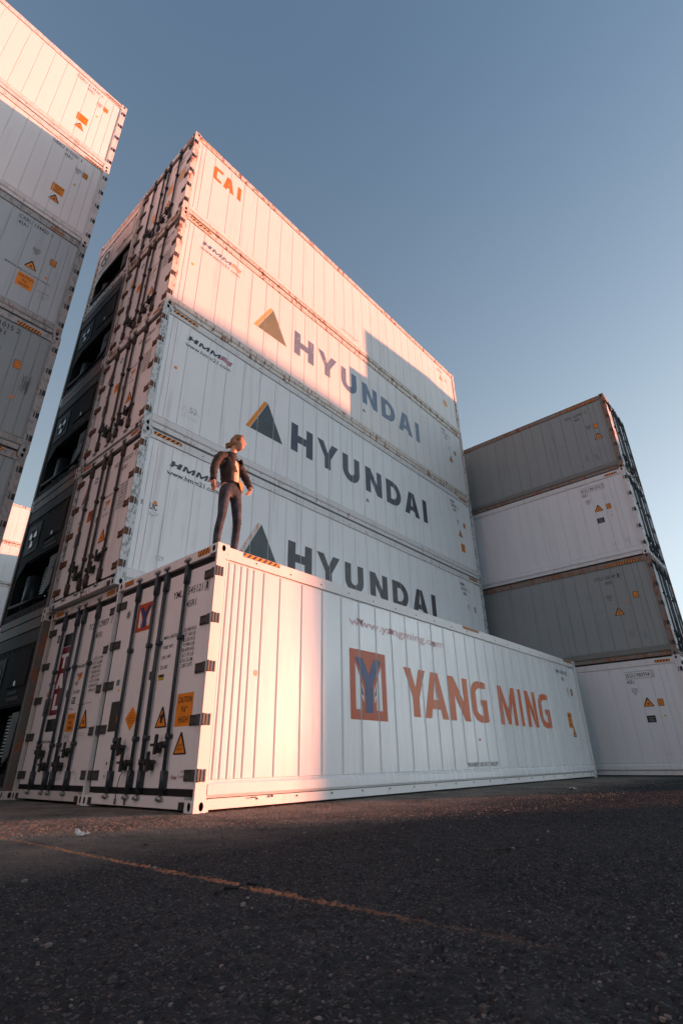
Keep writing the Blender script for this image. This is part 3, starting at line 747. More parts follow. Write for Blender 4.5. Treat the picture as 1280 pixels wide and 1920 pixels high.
# ---- other stacks of the yard, outside the picture, that shade this corner, and one added to bounce light
def offstack(x0, y0, n, along_y, lab, grp):
    for k in range(n):
        container((x0+(W if along_y else L)/2, y0+(L if along_y else W)/2, H*k), RAD(90) if along_y else 0, OFF, lab, grp, sides='', doors=False, detail=False)
offstack(22.0, -7.75, 5, False, 'white container in the stack beyond the right edge of the view', 'yard stacks beyond the right edge')
offstack(14.3, 22.2, 5, True, 'white container in the hidden row behind the tall stack', 'yard stacks behind the tall stack')
offstack(50.3, -29.3-W, 5, False, 'white container in the farthest row beyond the right edge', 'yard stacks in the farthest row')
offstack(42.6, -30.9-L, 3, True, 'white container in the low row beyond the right edge', 'low yard stacks to the right')
offstack(-9.0-L, -2.5, 5, False, 'unseen white container added to bounce warm light onto the doors', 'unseen stack added to bounce light')  # unseen stack added and sized to bounce warm light onto the doors

# ------------------------------------------------------------------ print on the front container
sp = ym['a']; fa = ym['fa']; R0 = ym['root']
def ym_logo(s0, s1, z0, z1):
    f = lambda l: [(s0+(s1-s0)*x, z0+(z1-z0)*z) for x, z in l]
    t = Pg(f([(0,0),(1,0),(1,1),(0,1)]), 0)
    t += Pg(f([(.14,.14),(.14,.80),(.30,.50),(.36,.33),(.30,.36),(.30,.14)]), 1)
    t += Pg(f([(.14,.80),(.36,.42),(.36,.24),(.30,.34),(.30,.50)]), 1)
    t += Pg(f([(.86,.14),(.70,.14),(.70,.36),(.64,.33),(.70,.50),(.86,.80)]), 1)
    t += Pg(f([(.86,.80),(.70,.50),(.70,.34),(.64,.24),(.64,.42)]), 1)
    t += Pg(f([(.40,.10),(.60,.10),(.60,.50),(.86,.88),(.66,.88),(.50,.64),(.34,.88),(.14,.88),(.40,.50)]), 2)
    return t
decal('emblem', R0, fa, ym_logo(2.455, 3.315, .98, 1.96), [YM_RED, WHITE_P, YM_BLUE], sp)
YMW = [('Y', 3.80, 4.44), ('A', 4.35, 5.10), ('N', 5.18, 5.88), ('G', 5.985, 6.61), ('M', 7.13, 7.93), ('I', 8.11, 8.255), ('N', 8.44, 9.02), ('G', 9.16, 9.79)]
letters_of(R0, fa, YMW, 1.08, 1.835, [plain('print_orange_red', (.64, .115, .009), .36, 0, .1, 3)], sp, .19, .17)
decal('web_lettering', R0, fa, T('www.yangming.com', 2.46, 5.15, 2.27, 2.43, 0, .012), [PINK_P], sp)
for q in (T('w', 2.64, 2.80, 2.335, 2.43, 0, .03), T('n', 3.47, 3.56, 2.325, 2.41, 0, .03), T('m', 4.72, 4.86, 2.30, 2.38, 0, .03)): decal('letter', R0, fa, q, [DKRED_P], sp, .005)
decal('notice_lettering', R0, fa, T('PROHIBIT USE OF FORKLIFT', 5.58, 6.75, .335, .405, 0, .01), [plain('print_plum', (.08, .03, .06), .5)], sp)
decal('small_label', R0, fa, Rc(6.07, .75, 6.19, .86, 0) + Rc(6.09, .76, 6.17, .80, 1), [WHITE_P, plain('print_magenta', (.45, .10, .30), .5)], None)
decal('id_lettering', R0, fa, ident('YMLU 545121 1', 10.68, 11.42, 2.45, h=.10, ts=10.98), [BLACK], sp)
decal('small_marks', R0, fa, uic(11.30, 2.02), [BLACK], sp)
decal('height_sticker', R0, fa, sq_sign(11.56, 2.03), [BLACK, ORANGE, BLACK], sp)
decal('caution_sticker', R0, fa, caution(10.92, 1.14, 11.20, 1.50), [ORANGE, BLACK], sp)
decal('warning_triangle', R0, fa, tri_sign(11.22, .93, .24, .25), TRI_M, sp)
decal('scribble', R0, fa, scrib(11.2, .55, .25, .14, 9, 4), [SCRIBBLE], sp)
decal('painted_spot', R0, fa, Disc(.715, 1.42, .035), [plain('print_beige', (.50, .40, .32), .5)], sp)
decal('hazard_stripes', R0, ym['fra'], hazard(.40, 1.02, 2.815, 2.868, 7), [BLACK, ORANGE]); decal('hazard_stripes', R0, ym['fra'], hazard(5.95, 6.60, 2.815, 2.868, 7), [BLACK, ORANGE]); decal('hazard_stripes', R0, ym['fra'], hazard(11.35, 11.98, 2.815, 2.868, 7), [BLACK, ORANGE])
mb = MB(); mb.path([P3(.72, -.01, .112), P3(.72, -.022, .112), P3(.78, -.022, .112), P3(.78, -.01, .112)], .006, 6); mb.tube(P3(1.02, .0, .112), P3(1.02, -.02, .112), .012, 8); mb.build('lashing_ring', DARK_IRON, R0)
# doors: reading coordinate is -v
fd = ym['fd']; dR, dL = ym['doors']
decal('id_lettering', dR, fd, ident('YMLU 545121 1', -.94, -.19, 2.36, h=.095, ts=-.61), [BLACK])
rows = ['35.000 KG', '77.160 LB', '4.530 KG', '9.990 LB', '30.470 KG', '67.170 LB', '67.6 CU.M.', '2.387 CU.FT.']
t = []
for k, l in enumerate(rows): t += T(l, -.60+.02*(k % 2), -.35, 1.89-.0605*k, 1.935-.0605*k, 0, .006)
for k, l in enumerate(['MAX. GROSS', 'TARE  WT.', 'CAP.  WT.', 'CU.CAP.']): t += T(l, -1.03, -1.03+(.30, .23, .21, .16)[k], 1.86-.121*k, 1.905-.121*k, 0, .006)
decal('weight_lettering', dR, fd, t, [BLACK])
decal('caution_sticker', dR, fd, caution(-.575, .825, -.255, 1.175), [ORANGE, BLACK])
decal('warning_triangle', dR, fd, tri_sign(-.86, .83, .25, .23, None) + [(p, 2) for p, _ in Pg([(-.90, .95), (-.85, .90), (-.80, .97), (-.83, .975), (-.80, 1.0), (-.83, 1.0)])], TRI_M)
decal('warning_triangle', dR, fd, tri_sign(-.415, .54, .25, .225, ('SUPER', 'HEAVY')), TRI_M)
decal('yellow_label', dR, fd, Rc(-1.05, 1.37, -.925, 1.44, 0) + Rc(-1.045, 1.405, -.93, 1.435, 1) + scrib(-1.03, 1.38, .09, .012, 5, 2), [YELLOW, BLACK])
decal('maker_lettering', dR, fd, T('Fuwa', -.53, -.42, .30, .345, 0, .01, .3) + T('ATO', -.355, -.27, .36, .39) + T('Certified', -.395, -.25, .315, .345), [plain('print_brick', (.36, .09, .07), .5)])
decal('emblem', dL, fd, ym_logo(-1.80, -1.40, 2.07, 2.455), [YM_RED, WHITE_P, YM_BLUE])
t = Disc(-2.065, 2.37, .055, 0, 18, .062)
decal('round_mark', dL, fd, t + [(p, 1) for p, _ in Disc(-2.065, 2.37, .047, 1, 18, .054)] + [(p, 2) for p, _ in Disc(-2.065, 2.37, .035, 2, 14, .042)] + T('ICE', -2.09, -2.04, 2.36, 2.38, 3), [BLACK, WHITE_P, BLACK, WHITE_P])
decal('teal_label', dL, fd, Rc(-2.09, 1.41, -2.01, 1.485), [TEAL]); decal('yellow_dot', dL, fd, Disc(-2.0, 1.345, .02), [YELLOW])
t = Rc(-2.13, .84, -1.90, 1.205, 0)
for k in range(3): t += Rc(-2.115, 1.09-.04*k+.04, -1.915, 1.094-.04*k+.04, 1)
decal('data_plate', dL, fd, t + Rc(-1.94, .95, -1.91, 1.03, 2), [BRONZE, plain('plate_engraving', (.13, .11, .09), .5), plain('print_red_orange', (.55, .13, .02), .5)])
t = Pg([(-1.56, 1.115), (-1.71, .975), (-1.56, .83), (-1.41, .975)], 0)
for k, (z, wd) in enumerate(((1.04, .06), (1.01, .10), (.985, .17), (.965, .18), (.945, .15), (.92, .12))): t += scrib(-1.56-wd/2, z, wd, .010, 8, k)[0:0] + Rc(-1.56-wd/2, z, -1.56+wd/2, z+.006, 1)
decal('diamond_sticker', dL, fd, t, [ORANGE, plain('print_dark_orange', (.30, .09, .01), .5)])
decal('white_label', dL, fd, Rc(-2.05, .42, -1.96, .51, 0) + Disc(-2.005, .47, .018, 1) + Rc(-2.05, .29, -1.97, .375, 0) + T('Zinc', -2.04, -1.98, .32, .345, 2), [WHITE_P, BLACK, DKRED_P])
for s0, s1 in ((-.42, -.17), (-2.25, -2.0)): decal('hazard_stripes', R0, ym['fh'], hazard(s0, s1, 2.80, 2.875, 4), [BLACK, ORANGE])
for vx in (1.30, 1.52):
    mb = MB(); pts = [P3(-.01, vx-.06, .40), P3(-.012, vx+.0, .33), P3(-.012, vx+.03, .22), P3(-.012, vx+.035, .13)]
    pts += [P3(-.012, vx+.035+.016*math.sin(k*math.pi/4), .10-.03+.03*math.cos(k*math.pi/4)) for k in range(9)]
    mb.path(pts, .005, 6); mb.build('seal_cable', RUBBER, dL if vx > 1.22 else dR)

# ------------------------------------------------------------------ print on the HYUNDAI containers
HY = [('H', 3.49, 4.20), ('Y', 4.35, 5.11), ('U', 5.29, 5.96), ('N', 6.21, 6.92), ('D', 7.125, 7.82), ('A', 8.0, 8.75), ('I', 8.96, 9.18)]
def hmm_logo(c, frame, sp, ink, s, z, url_mat, fl=True):
    t = word([('H', s+.0, s+.22), ('M', s+.26, s+.50), ('M', s+.54, s+.78)], z+.05, z+.17, 0, .075, .3, .35)
    decal('maker_lettering', c, frame, t, [ink], sp)
    fl_ = []
    for k in range(4):
        pts = []; zz = z+.05+.031*k
        top = [(s+.80+.055*k*.2+.28*q/8, zz+.025*math.sin(q*.75)) for q in range(9)]
        fl_ += Pg(top + [(x, y_+.020) for x, y_ in reversed(top)], 1 if k == 3 else 0)
    decal('flag_emblem', c, frame, fl_, [FLAG_RED if fl else ORANGE_FADED, NAVY if fl else NAVY_FADED], sp)
    decal('web_lettering', c, frame, T('www.hmm21.com', s-.03, s+1.07, z-.12, z-.02, 0, .012), [url_mat], sp)
base_marks = 0
for k, c in enumerate(hm):
    r0, sp, fa = c['root'], c['a'], c['fa']
    ink, tri, org = (NAVY_FADED, OLIVE_FADED, ORANGE_FADED) if k == 2 else (NAVY, DEEP_GREEN, ORANGE if k == 1 else ORANGE_PEEL)
    if k == 0: ink = worn('print_black_worn', (.013, .017, .027), .2, (.4, .42, .43))
    dz = -.0 if k else -.03
    ttop = 1.86 if k else 1.77
    letters_of(r0, fa, HY, 1.11+dz, ttop, [ink], sp, .215, .27)
    decal('triangle_emblem', r0, fa, Pg([(2.30, 1.09+dz), (3.235, 1.10+dz), (2.755, ttop+.11)], 0), [tri], sp)
    decal('triangle_emblem', r0, fa, Pg([(2.18, 1.09+dz), (2.285, 1.09+dz), (2.745, ttop+.115), (2.65, ttop+.11)], 0), [org], sp)
    hmm_logo(r0, fa, sp, NAVY if k < 2 else NAVY_FADED, .60, (2.26, 2.30, 2.27)[k], BLACK if k < 2 else plain('print_grey', (.20, .18, .17), .5), k < 2)
    decal('painted_spot', r0, fa, Disc(.45, 1.52, .035, 0, 10), [ORANGE if k < 2 else YELLOW], None)
    if k == 1:
        decal('chalk_lettering', r0, fa, scrib(.68, .66, .40, .12, 12, 8) + scrib(.70, .52, .38, .10, 12, 9) + T('52', .86, 1.02, .70, .82), [SCRIBBLE], None)
    if k == 0:
        decal('small_marks', r0, fa, T('UIC', .36, .50, 1.38, 1.50, 0, .02) + T('B', .20, .25, 1.42, 1.50) + scrib(.36, 1.26, .16, .10, 6, 3), [BLACK], sp)
        decal('chalk_lettering', r0, fa, T('029', .60, .74, .55, .63), [SCRIBBLE], sp)
    idn = ('HDMU 552527 2', 'HDMU 558305 2', 'HDMU 551784 4')[k]
    pa = [BLACK] if k < 2 else [plain('print_grey2', (.16, .18, .20), .5)]
    a, b2, c2 = idn.split()
    decal('id_lettering', r0, fa, T(a, 10.72, 11.02, 2.46, 2.56, 0, .01) + T(b2, 10.76, 11.14, 2.31, 2.41, 0, .01) + T(c2, 11.22, 11.28, 2.31, 2.41) + T('45R1', 10.86, 11.08, 2.16, 2.26, 0, .01), pa, sp)
    decal('small_marks', r0, fa, uic(11.12, 1.80), pa, sp)
    decal('height_sticker', r0, fa, sq_sign(11.52, 1.80), [BLACK, ORANGE if k else ORANGE_PEEL, BLACK], sp)
    if k: decal('warning_triangle', r0, fa, tri_sign(11.18, 1.30, .25, .25), TRI_M, sp)
    if k == 1: decal('caution_sticker', r0, fa, caution(11.12, .78, 11.38, 1.06), [ORANGE, BLACK], sp)
    if k: decal('small_label', r0, fa, Rc(6.20, .78, 6.32, .84, 0) + Disc(6.26, .86, .03, 0, 8), [plain('print_violet', (.35, .16, .34), .5)], None)
    for s0, s1 in ((.22, .78), (11.35, 11.9)): decal('hazard_stripes', r0, c['fra'], hazard(s0, s1, 2.78, 2.85, 6), [BLACK, ORANGE] if k < 2 else [DARK_IRON, ORANGE_FADED])
# CAI
r0, sp, fa = cai['root'], cai['a'], cai['fa']
letters_of(r0, fa, [('C', .62, .90), ('A', .93, 1.25), ('I', 1.36, 1.47)], 1.85, 2.34, [plain('print_cai_orange', (.66, .20, .03), .45, 0, .1, 8)], sp, .105, .20)
decal('notice_lettering', r0, fa, T('NO FORKLIFT', 5.35, 6.15, .36, .44), [plain('print_pale_red', (.55, .30, .24), .5)], sp)
decal('height_sticker', r0, fa, sq_sign(11.25, 1.0, .30, .26), [ORANGE_PEEL, ORANGE_FADED, ORANGE_PEEL], sp)
decal('warning_triangle', r0, fa, tri_sign(11.15, 2.05, .25, .25), [plain('print_pale_brown', (.40, .22, .14), .5), ORANGE_FADED, BLACK], sp)
decal('small_marks', r0, fa, T('CAIU 545', 10.9, 11.3, 2.42, 2.52) + uic(11.5, 2.2), [plain('print_pale_brown', (.40, .22, .14), .5)], sp)
decal('hazard_stripes', r0, cai['fra'], hazard(.20, .72, 2.79, 2.85, 6), [ORANGE_PEEL, ORANGE_FADED])
# doors of the main stack
def door_prints(c, code, k):
    fd = c['fd']; dR, dL = c['doors']; rr = random.Random(k)
    a = code
    decal('id_lettering', dR, fd, ident(a, -.92, -.17, 2.36, h=.095, ts=-.62, box=False), [BLACK])
    t = []
    for q in range(8): t += T(rr.choice(['30.480 KGS', '67.200 LBS', '4.420 KGS', '9.740 LBS', '26.060 KGS', '57.460 LBS', '67.5 CU.M', '2.384 CU.FT']), -.55, -.27, 1.86-.064*q, 1.905-.064*q, 0, .006)
    for q, l in enumerate(['MAX GROSS', 'TARE', 'NET', 'CU CAP']): t += T(l, -1.02, -1.02+(.24, .15, .10, .19)[q], 1.80-.125*q, 1.85-.125*q, 0, .008)
    decal('weight_lettering', dR, fd, t, [BLACK])
    decal('yellow_label', dR, fd, Pg([(-.95, 1.60), (-.83, 1.66), (-.83, 1.74), (-.95, 1.68)]), [ORANGE])
    decal('warning_triangle', dR, fd, tri_sign(-.88 if k else -.50, .93, .25, .24), TRI_M)
    for s0, s1 in ((-.42, -.17), (-2.25, -1.95)): decal('hazard_stripes', c['root'], c['fh'], hazard(s0, s1, 2.80, 2.875, 4), [BLACK, ORANGE])
    return fd, dR, dL
door_prints(tal, 'TCLU 129877 3', 0)
fd = tal['fd']; dR, dL = tal['doors']
decal('caution_sticker', dR, fd, caution(-1.06, .90, -.80, 1.15, ('CAUTION', 'HIGH', 'CONTAINER')), [ORANGE, BLACK])
decal('inspection_marks', dR, fd, T('GE', -1.03, -.90, 1.28, 1.38, 0, .02) + scrib(-1.08, 1.20, .16, .02, 4, 5) + scrib(-.80, 1.24, .45, .03, 6, 6) + scrib(-.68, .92, .34, .015, 5, 7), [BLACK])
decal('white_label', dR, fd, Rc(-.62, .77, -.36, .90, 0) + Rc(-.60, .86, -.40, .866, 1) + Rc(-.60, .83, -.42, .836, 1), [WHITE_P, SCRIBBLE])
decal('chalk_drawing', dR, fd, scrib(-1.05, .72, .22, .20, 16, 21), [BLACK]); decal('chalk_lettering', dR, fd, scrib(-1.10, .36, .24, .10, 14, 22) + scrib(-1.08, .26, .2, .06, 10, 23), [SCRIBBLE])
decal('white_label', dR, fd, Rc(-.64, .30, -.46, .42, 0) + scrib(-.62, .33, .14, .06, 8, 24), [WHITE_P, SCRIBBLE])
t = Rc(-1.765, 1.165, -1.41, 2.21, 0) + Rc(-1.765, 2.22, -1.42, 2.43, 1) + Rc(-1.765, .93, -1.42, 1.11, 1)
t += word([('T', -1.715, -1.475)], 1.87, 2.10, 2, .085, .24) + word([('A', -1.72, -1.47)], 1.56, 1.79, 2, .085, .24) + word([('L', -1.69, -1.49)], 1.24, 1.48, 2, .085, .24)
decal('company_panel', dL, fd, t, [MAROON, BLACK, WHITE_P])
decal('maker_lettering', dL, fd, T('HMM', -2.02, -1.80, 1.63, 1.69, 0, .04, .3) + Rc(-1.79, 1.64, -1.72, 1.68, 1), [NAVY, FLAG_RED])
decal('data_plate', dL, fd, Rc(-2.02, 1.17, -1.78, 1.43), [BRONZE]); decal('yellow_label', dL, fd, Disc(-1.98, 1.50, .04, 0, 8) + Rc(-1.90, 1.46, -1.84, 1.50, 1), [ORANGE, TEAL])
decal('notice_lettering', dL, fd, T('MGW=34,000kg for UIC railway transport', -2.0, -1.33, .755, .815, 0, .02), [BLACK])
decal('small_marks', dL, fd, Rc(-2.06, 2.33, -1.98, 2.46, 0) + T('UIC', -2.05, -1.99, 2.37, 2.42, 1), [BLACK, WHITE_P])
for k, (c, code) in enumerate(zip(hm, ('HDMU 552527 2', 'HDMU 558305 2', 'HDMU 551784 4'))):
    fd, dR, dL = door_prints(c, code, k+1)
    decal('triangle_emblem', dL, fd, Pg([(-2.07, 2.02), (-1.79, 2.02), (-1.91, 2.36)]), [DEEP_GREEN if k < 2 else ORANGE_FADED])
    decal('triangle_emblem', dL, fd, Pg([(-2.115, 2.02), (-2.075, 2.02), (-1.925, 2.36), (-1.965, 2.36)]), [ORANGE])
    decal('maker_lettering', dL, fd, T('HYUNDAI', -2.09, -1.80, 1.95, 1.995, 0, .03), [NAVY])
    decal('round_mark', dL, fd, Disc(-1.60, 2.38, .07, 0, 14) + Rc(-1.65, 2.36, -1.55, 2.40, 1), [plain('print_steel_blue', (.13, .24, .33), .5), WHITE_P])
    decal('maker_lettering', dL, fd, T('HMM', -2.05, -1.82, 1.60, 1.65, 0, .04, .3), [NAVY])
    decal('caution_sticker', dL, fd, caution(-1.66, 1.52, -1.40, 1.74, ('CAUTION', 'HIGH')), [ORANGE if k else plain('print_rust_orange', (.45, .11, .02), .5), BLACK])
    decal('data_plate', dL, fd, Rc(-2.02, 1.12, -1.80, 1.40), [BRONZE]); decal('yellow_label', dL, fd, Rc(-2.0, 1.47, -1.88, 1.54), [ORANGE])
    decal('white_label', dR, fd, Rc(-.80, 1.14, -.68, 1.24), [plain('print_tan', (.45, .36, .28), .5)])
door_prints(cai, 'CAIU 545210 7', 5)
decal('orange_panel', cai['doors'][0], cai['fd'], Rc(-1.02, 1.42, -.75, 1.72), [ORANGE_FADED]); decal('orange_panel', cai['doors'][0], cai['fd'], Rc(-.52, 1.55, -.30, 1.80), [ORANGE_FADED])
decal('orange_panel', cai['doors'][1], cai['fd'], Rc(-1.66, 1.0, -1.42, 1.3), [ORANGE_FADED]); decal('data_plate', cai['doors'][1], cai['fd'], Rc(-2.05, .62, -1.85, .9), [plain('print_tan', (.45, .36, .28), .5)])

# ------------------------------------------------------------------ print on the left stack (reading coordinate 0 = right, door end)
for k, code in ((5, 'OERU 413934 6'), (4, 'OERU 415550 3'), (3, 'CXRU 134450 0')):
    c = pd[k]; r0, sp, fb = c['root'], c['b'], c['fb']
    faded = k == 5
    ink = plain('print_grey_sun', (.12, .10, .09), .5) if faded else BLACK
    decal('id_lettering', r0, fb, ident(code, -1.34 if k > 3 else -1.40, -.64 if k > 3 else -.70, 2.50 if k > 3 else 2.50, h=.11, ts=-1.04 if k > 3 else -1.38, box=False), [ink], sp)
    decal('small_marks', r0, fb, uic(-.66 if k > 3 else -.90, 2.12 if k > 3 else 1.86, '96' if k > 3 else '70'), [ink], sp)
    decal('height_sticker', r0, fb, sq_sign(-.49 if k > 3 else -.54, 2.14 if k > 3 else 1.83, .13, .19), [ORANGE_FADED if faded else BLACK, ORANGE, ink], sp)
    if k > 3:
        decal('caution_sticker', r0, fb, caution(-1.06, .96, -.79, 1.25), [ORANGE, BLACK], sp); decal('warning_triangle', r0, fb, tri_sign(-.93, .68, .24, .22), [ink, ORANGE, ink], sp)
        decal('painted_spot', r0, fb, Disc(-.64, 1.62, .03, 0, 8), [YELLOW], None)
    else:
        decal('caution_sticker', r0, fb, caution(-1.08, .76, -.76, 1.12), [ORANGE, BLACK], sp); decal('warning_triangle', r0, fb, tri_sign(-.91, 1.335, .24, .22), TRI_M, sp)
        decal('notice_lettering', r0, fb, T('MGW=34,000kg for UIC railway transport', -1.36, -.47, 1.155, 1.215, 0, .012), [BLACK], sp)
        decal('painted_spot', r0, fb, Disc(-.58, 1.33, .03, 0, 8), [ORANGE], None); decal('chalk_lettering', r0, fb, scrib(-.66, .86, .24, .08, 9, 31) + scrib(-.62, .74, .18, .08, 7, 32), [plain('print_graphite', (.12, .13, .13), .6)], None)
    decal('hazard_stripes', r0, c['frb'], hazard(-.60 if k > 3 else -.78, -.16 if k > 3 else -.5, 2.74, 2.80, 7), [BLACK if not faded else DARK_IRON, ORANGE])
c = pd[2]; r0, sp, fb = c['root'], c['b'], c['fb']
decal('id_lettering', r0, fb, ident('HLBU 131015 2', -1.48, -.73, 2.50, h=.12, ts=-1.14, box=False)[0:0] + T('1015 2', -1.10, -.73, 2.50, 2.62, 0, .006) + T('R1', -1.08, -.96, 2.32, 2.43, 0, .006), [BLACK], sp)
decal('small_marks', r0, fb, uic(-1.02, 1.92), [BLACK], sp); decal('height_sticker', r0, fb, sq_sign(-.60, 1.81, .14, .20), [BLACK, ORANGE, BLACK], sp)
decal('painted_spot', r0, fb, Disc(-.53, 1.06, .035, 0, 8), [ORANGE], None); decal('hazard_stripes', r0, c['frb'], hazard(-.83, -.38, 2.72, 2.80, 8), [BLACK, ORANGE])
decal('chalk_lettering', r0, fb, scrib(-.46, 1.2, .08, .5, 14, 41) + scrib(-.36, 1.2, .05, .5, 12, 42), [plain('print_graphite', (.12, .13, .13), .6)], None)
decal('hazard_stripes', pd[1]['root'], pd[1]['frb'], hazard(-.85, -.40, 2.80, 2.86, 8), [BLACK, ORANGE])

# ------------------------------------------------------------------ print on the right stack
for k, c in enumerate(rt):
    r0, sp, fb = c['root'], c['b'], c['fb']
    code = ('SEGU 980954 6', 'OOLU 626349 1', 'SEGU 981076 3', 'OOLU 627427 3')[k]
    if k in (1, 3):
        dz = .12 if k == 1 else .0
        decal('hazard_stripes', r0, c['frb'], hazard(-1.28, -.33, 2.735, 2.805, 13), [BLACK, ORANGE])
        decal('id_lettering', r0, fb, ident(code, -1.64+(0 if k == 1 else .26), -.94+(0 if k == 1 else .28), 2.38, h=.11, ts=-1.36+(0 if k == 1 else .27), box=k == 1), [BLACK], sp)
        decal('small_marks', r0, fb, uic(-1.34 if k == 1 else -.70, 1.80), [BLACK], sp)
        decal('height_sticker', r0, fb, sq_sign(-.63 if k == 1 else -.47, 1.78, .14, .18), [BLACK, ORANGE, BLACK], sp)
        decal('warning_triangle', r0, fb, tri_sign(-1.17 if k == 1 else -.48, 1.27, .26, .23), TRI_M, sp)
        decal('painted_spot', r0, fb, Disc(-.88 if k == 1 else -.66, 1.62 if k == 1 else 1.52, .028, 0, 8), [ORANGE], None)
        decal('scuff_marks', r0, fb, scrib(-2.0, 1.75, .22, .25, 8, 50+k) + scrib(-1.8, 1.4, .25, .1, 5, 51+k) + scrib(-1.05, .55, .12, .3, 9, 52+k) + scrib(-.75, .5, .14, .25, 10, 53+k), [plain('print_graphite2', (.13, .13, .12), .6)], None)
    else:
        decal('hazard_stripes', r0, c['frb'], hazard(-.60, -.24, 2.70+.05, 2.82, 5), [BLACK, ORANGE])
        decal('id_lettering', r0, fb, ident(code, -1.42, -.72, 2.43, h=.11, ts=-1.42) + Rc(-1.43, 2.39, -.70, 2.398) + Rc(-1.43, 2.575, -.70, 2.583), [BLACK], sp)
        decal('small_marks', r0, fb, uic(-1.27, 2.05, '97'), [BLACK], sp)
        decal('height_sticker', r0, fb, sq_sign(-.72, 1.75, .14, .18), [BLACK, ORANGE, BLACK], sp)
        decal('warning_triangle', r0, fb, tri_sign(-1.02, 1.66, .26, .23), TRI_M, sp)
        decal('painted_spot', r0, fb, Disc(-.70, 1.42, .028, 0, 8), [YELLOW], None)
        decal('black_label', r0, fb, Rc(-1.14, 1.27, -.93, 1.44, 0) + Rc(-1.10, 1.385, -.97, 1.395, 1) + Rc(-1.10, 1.345, -.97, 1.355, 1) + Rc(-1.10, 1.305, -.97, 1.315, 1), [BLACK, SCRIBBLE], None)
        decal('chalk_lettering', r0, fb, scrib(-.90, .45, .16, .12, 9, 60+k) + scrib(-.50, .35, .12, .30, 9, 61+k), [SCRIBBLE], None)
# far stack letters
for k, word_ in ((4, (('t', 8.15, 8.75, 1.30, 2.25), ('c', 8.45, 8.80, .75, 1.10))), (3, (('m', 8.0, 9.62, 1.85, 2.75), ('c', 8.85, 9.35, 1.25, 1.65)))):
    c = far[k]
    for ch, s0, s1, z0, z1 in word_: decal('letter', c['root'], c['fa'], T(ch, s0+.55, s1+.55, z0, z1, 0, .03), [BLACK], c['a'])

# ------------------------------------------------------------------ litter on the asphalt
def litter(name, label, cat, pts, mat, loc):
    mb = MB()
    for q in pts: mb.poly(q)
    o = mb.build(name, mat); o.location = loc; tag(o, label, cat); return o
def crumple(r, n, seed, hgt):
    rr = random.Random(seed); g_ = [[(r*(2*i/n-1)+rr.uniform(-.2, .2)*r/n, r*.7*(2*j/n-1)+rr.uniform(-.2, .2)*r/n, abs(rr.gauss(0, hgt))+.004) for j in range(n+1)] for i in range(n+1)]
    return [[g_[i][j], g_[i+1][j], g_[i+1][j+1], g_[i][j+1]] for i in range(n) for j in range(n)]
PAPER = plain('litter_paper', (.55, .54, .52), .8, 0, .2, 20)
litter('paper_scrap', 'crumpled white paper scrap on the asphalt left of the front container', 'litter', crumple(.045, 5, 2, .012), PAPER, (-1.45, -.80, 0))
litter('paper_scrap', 'small white scrap lying by the far end of the front container', 'litter', crumple(.08, 4, 5, .012), PAPER, (5.96, -1.57, 0))
DKL = plain('strap_black', (.012, .012, .012), .7, 0, .3, 20)
mb = MB(); mb.path([(-.10, -.012, .006), (-.04, .02, .009), (.02, .0, .007), (.07, .018, .010), (.11, -.006, .006)], .006, 6); o = mb.build('rubber_strap', DKL); o.location = (-1.90, -3.07, 0); tag(o, 'short black rubber strap lying across the worn orange line', 'strap')
mb = MB(); mb.path([(-.09, .03, .005), (-.02, .0, .007), (.05, -.01, .006), (.12, -.05, .005)], .005, 6); o = mb.build('stick', plain('stick_brown', (.035, .022, .016), .8)); o.location = (-.39, -3.47, 0); tag(o, 'thin dark stick on the asphalt right of centre', 'stick')

# ------------------------------------------------------------------ the man standing on the front container
PO = Vector((.37, .175, 2.885)); RT = Vector((.8032, -.5957, 0)); VD = Vector((.5957, .8032, 0)); UP = Vector((0, 0, 1))
def Q(x, d, z): return RT*x + VD*d + UP*z
man = bpy.data.objects.new('person', None); COL.objects.link(man); man.location = PO; man.empty_display_size = .3
tag(man, 'man in dark jacket and ripped jeans with tied-back hair, standing on the front container', 'person')
def fabric(name, a, b, sc, rough=.85, bump=.6):
    m, t, bs = new_mat(name); pos = N(t, 'ShaderNodeNewGeometry').outputs['Position']
    n1 = noise(t, pos, sc, 5, .7); n2 = noise(t, pos, sc*2.2, 4, .6, (1, 1, .6))
    t.links.new(mix(t, ramp(t, n1, .4, .62), a, b), bs.inputs['Base Color']); bs.inputs['Roughness'].default_value = rough
    bp = N(t, 'ShaderNodeBump'); bp.inputs['Strength'].default_value = bump; bp.inputs['Distance'].default_value = .02
    t.links.new(n2, bp.inputs['Height']); t.links.new(bp.outputs[0], bs.inputs['Normal']); return m
SKIN = fabric('skin', (.54, .31, .20), (.48, .26, .165), 20, .55, .1)
JEANS = fabric('washed_denim', (.022, .030, .042), (.065, .080, .100), 9, .9, .6)
JACKET = fabric('dark_cotton', (.018, .016, .015), (.050, .038, .030), 14, .8, .9)
SHIRT = fabric('tan_knit', (.70, .60, .46), (.46, .36, .24), 16, .9, .8)
HAIR = fabric('blond_brown_hair', (.46, .27, .11), (.10, .045, .018), 26, .6, 1.0)
SHOE = plain('shoe_black', (.02, .02, .02), .6); EYE = plain('eye_dark', (.03, .02, .015), .3); SKIN_RIP = SKIN

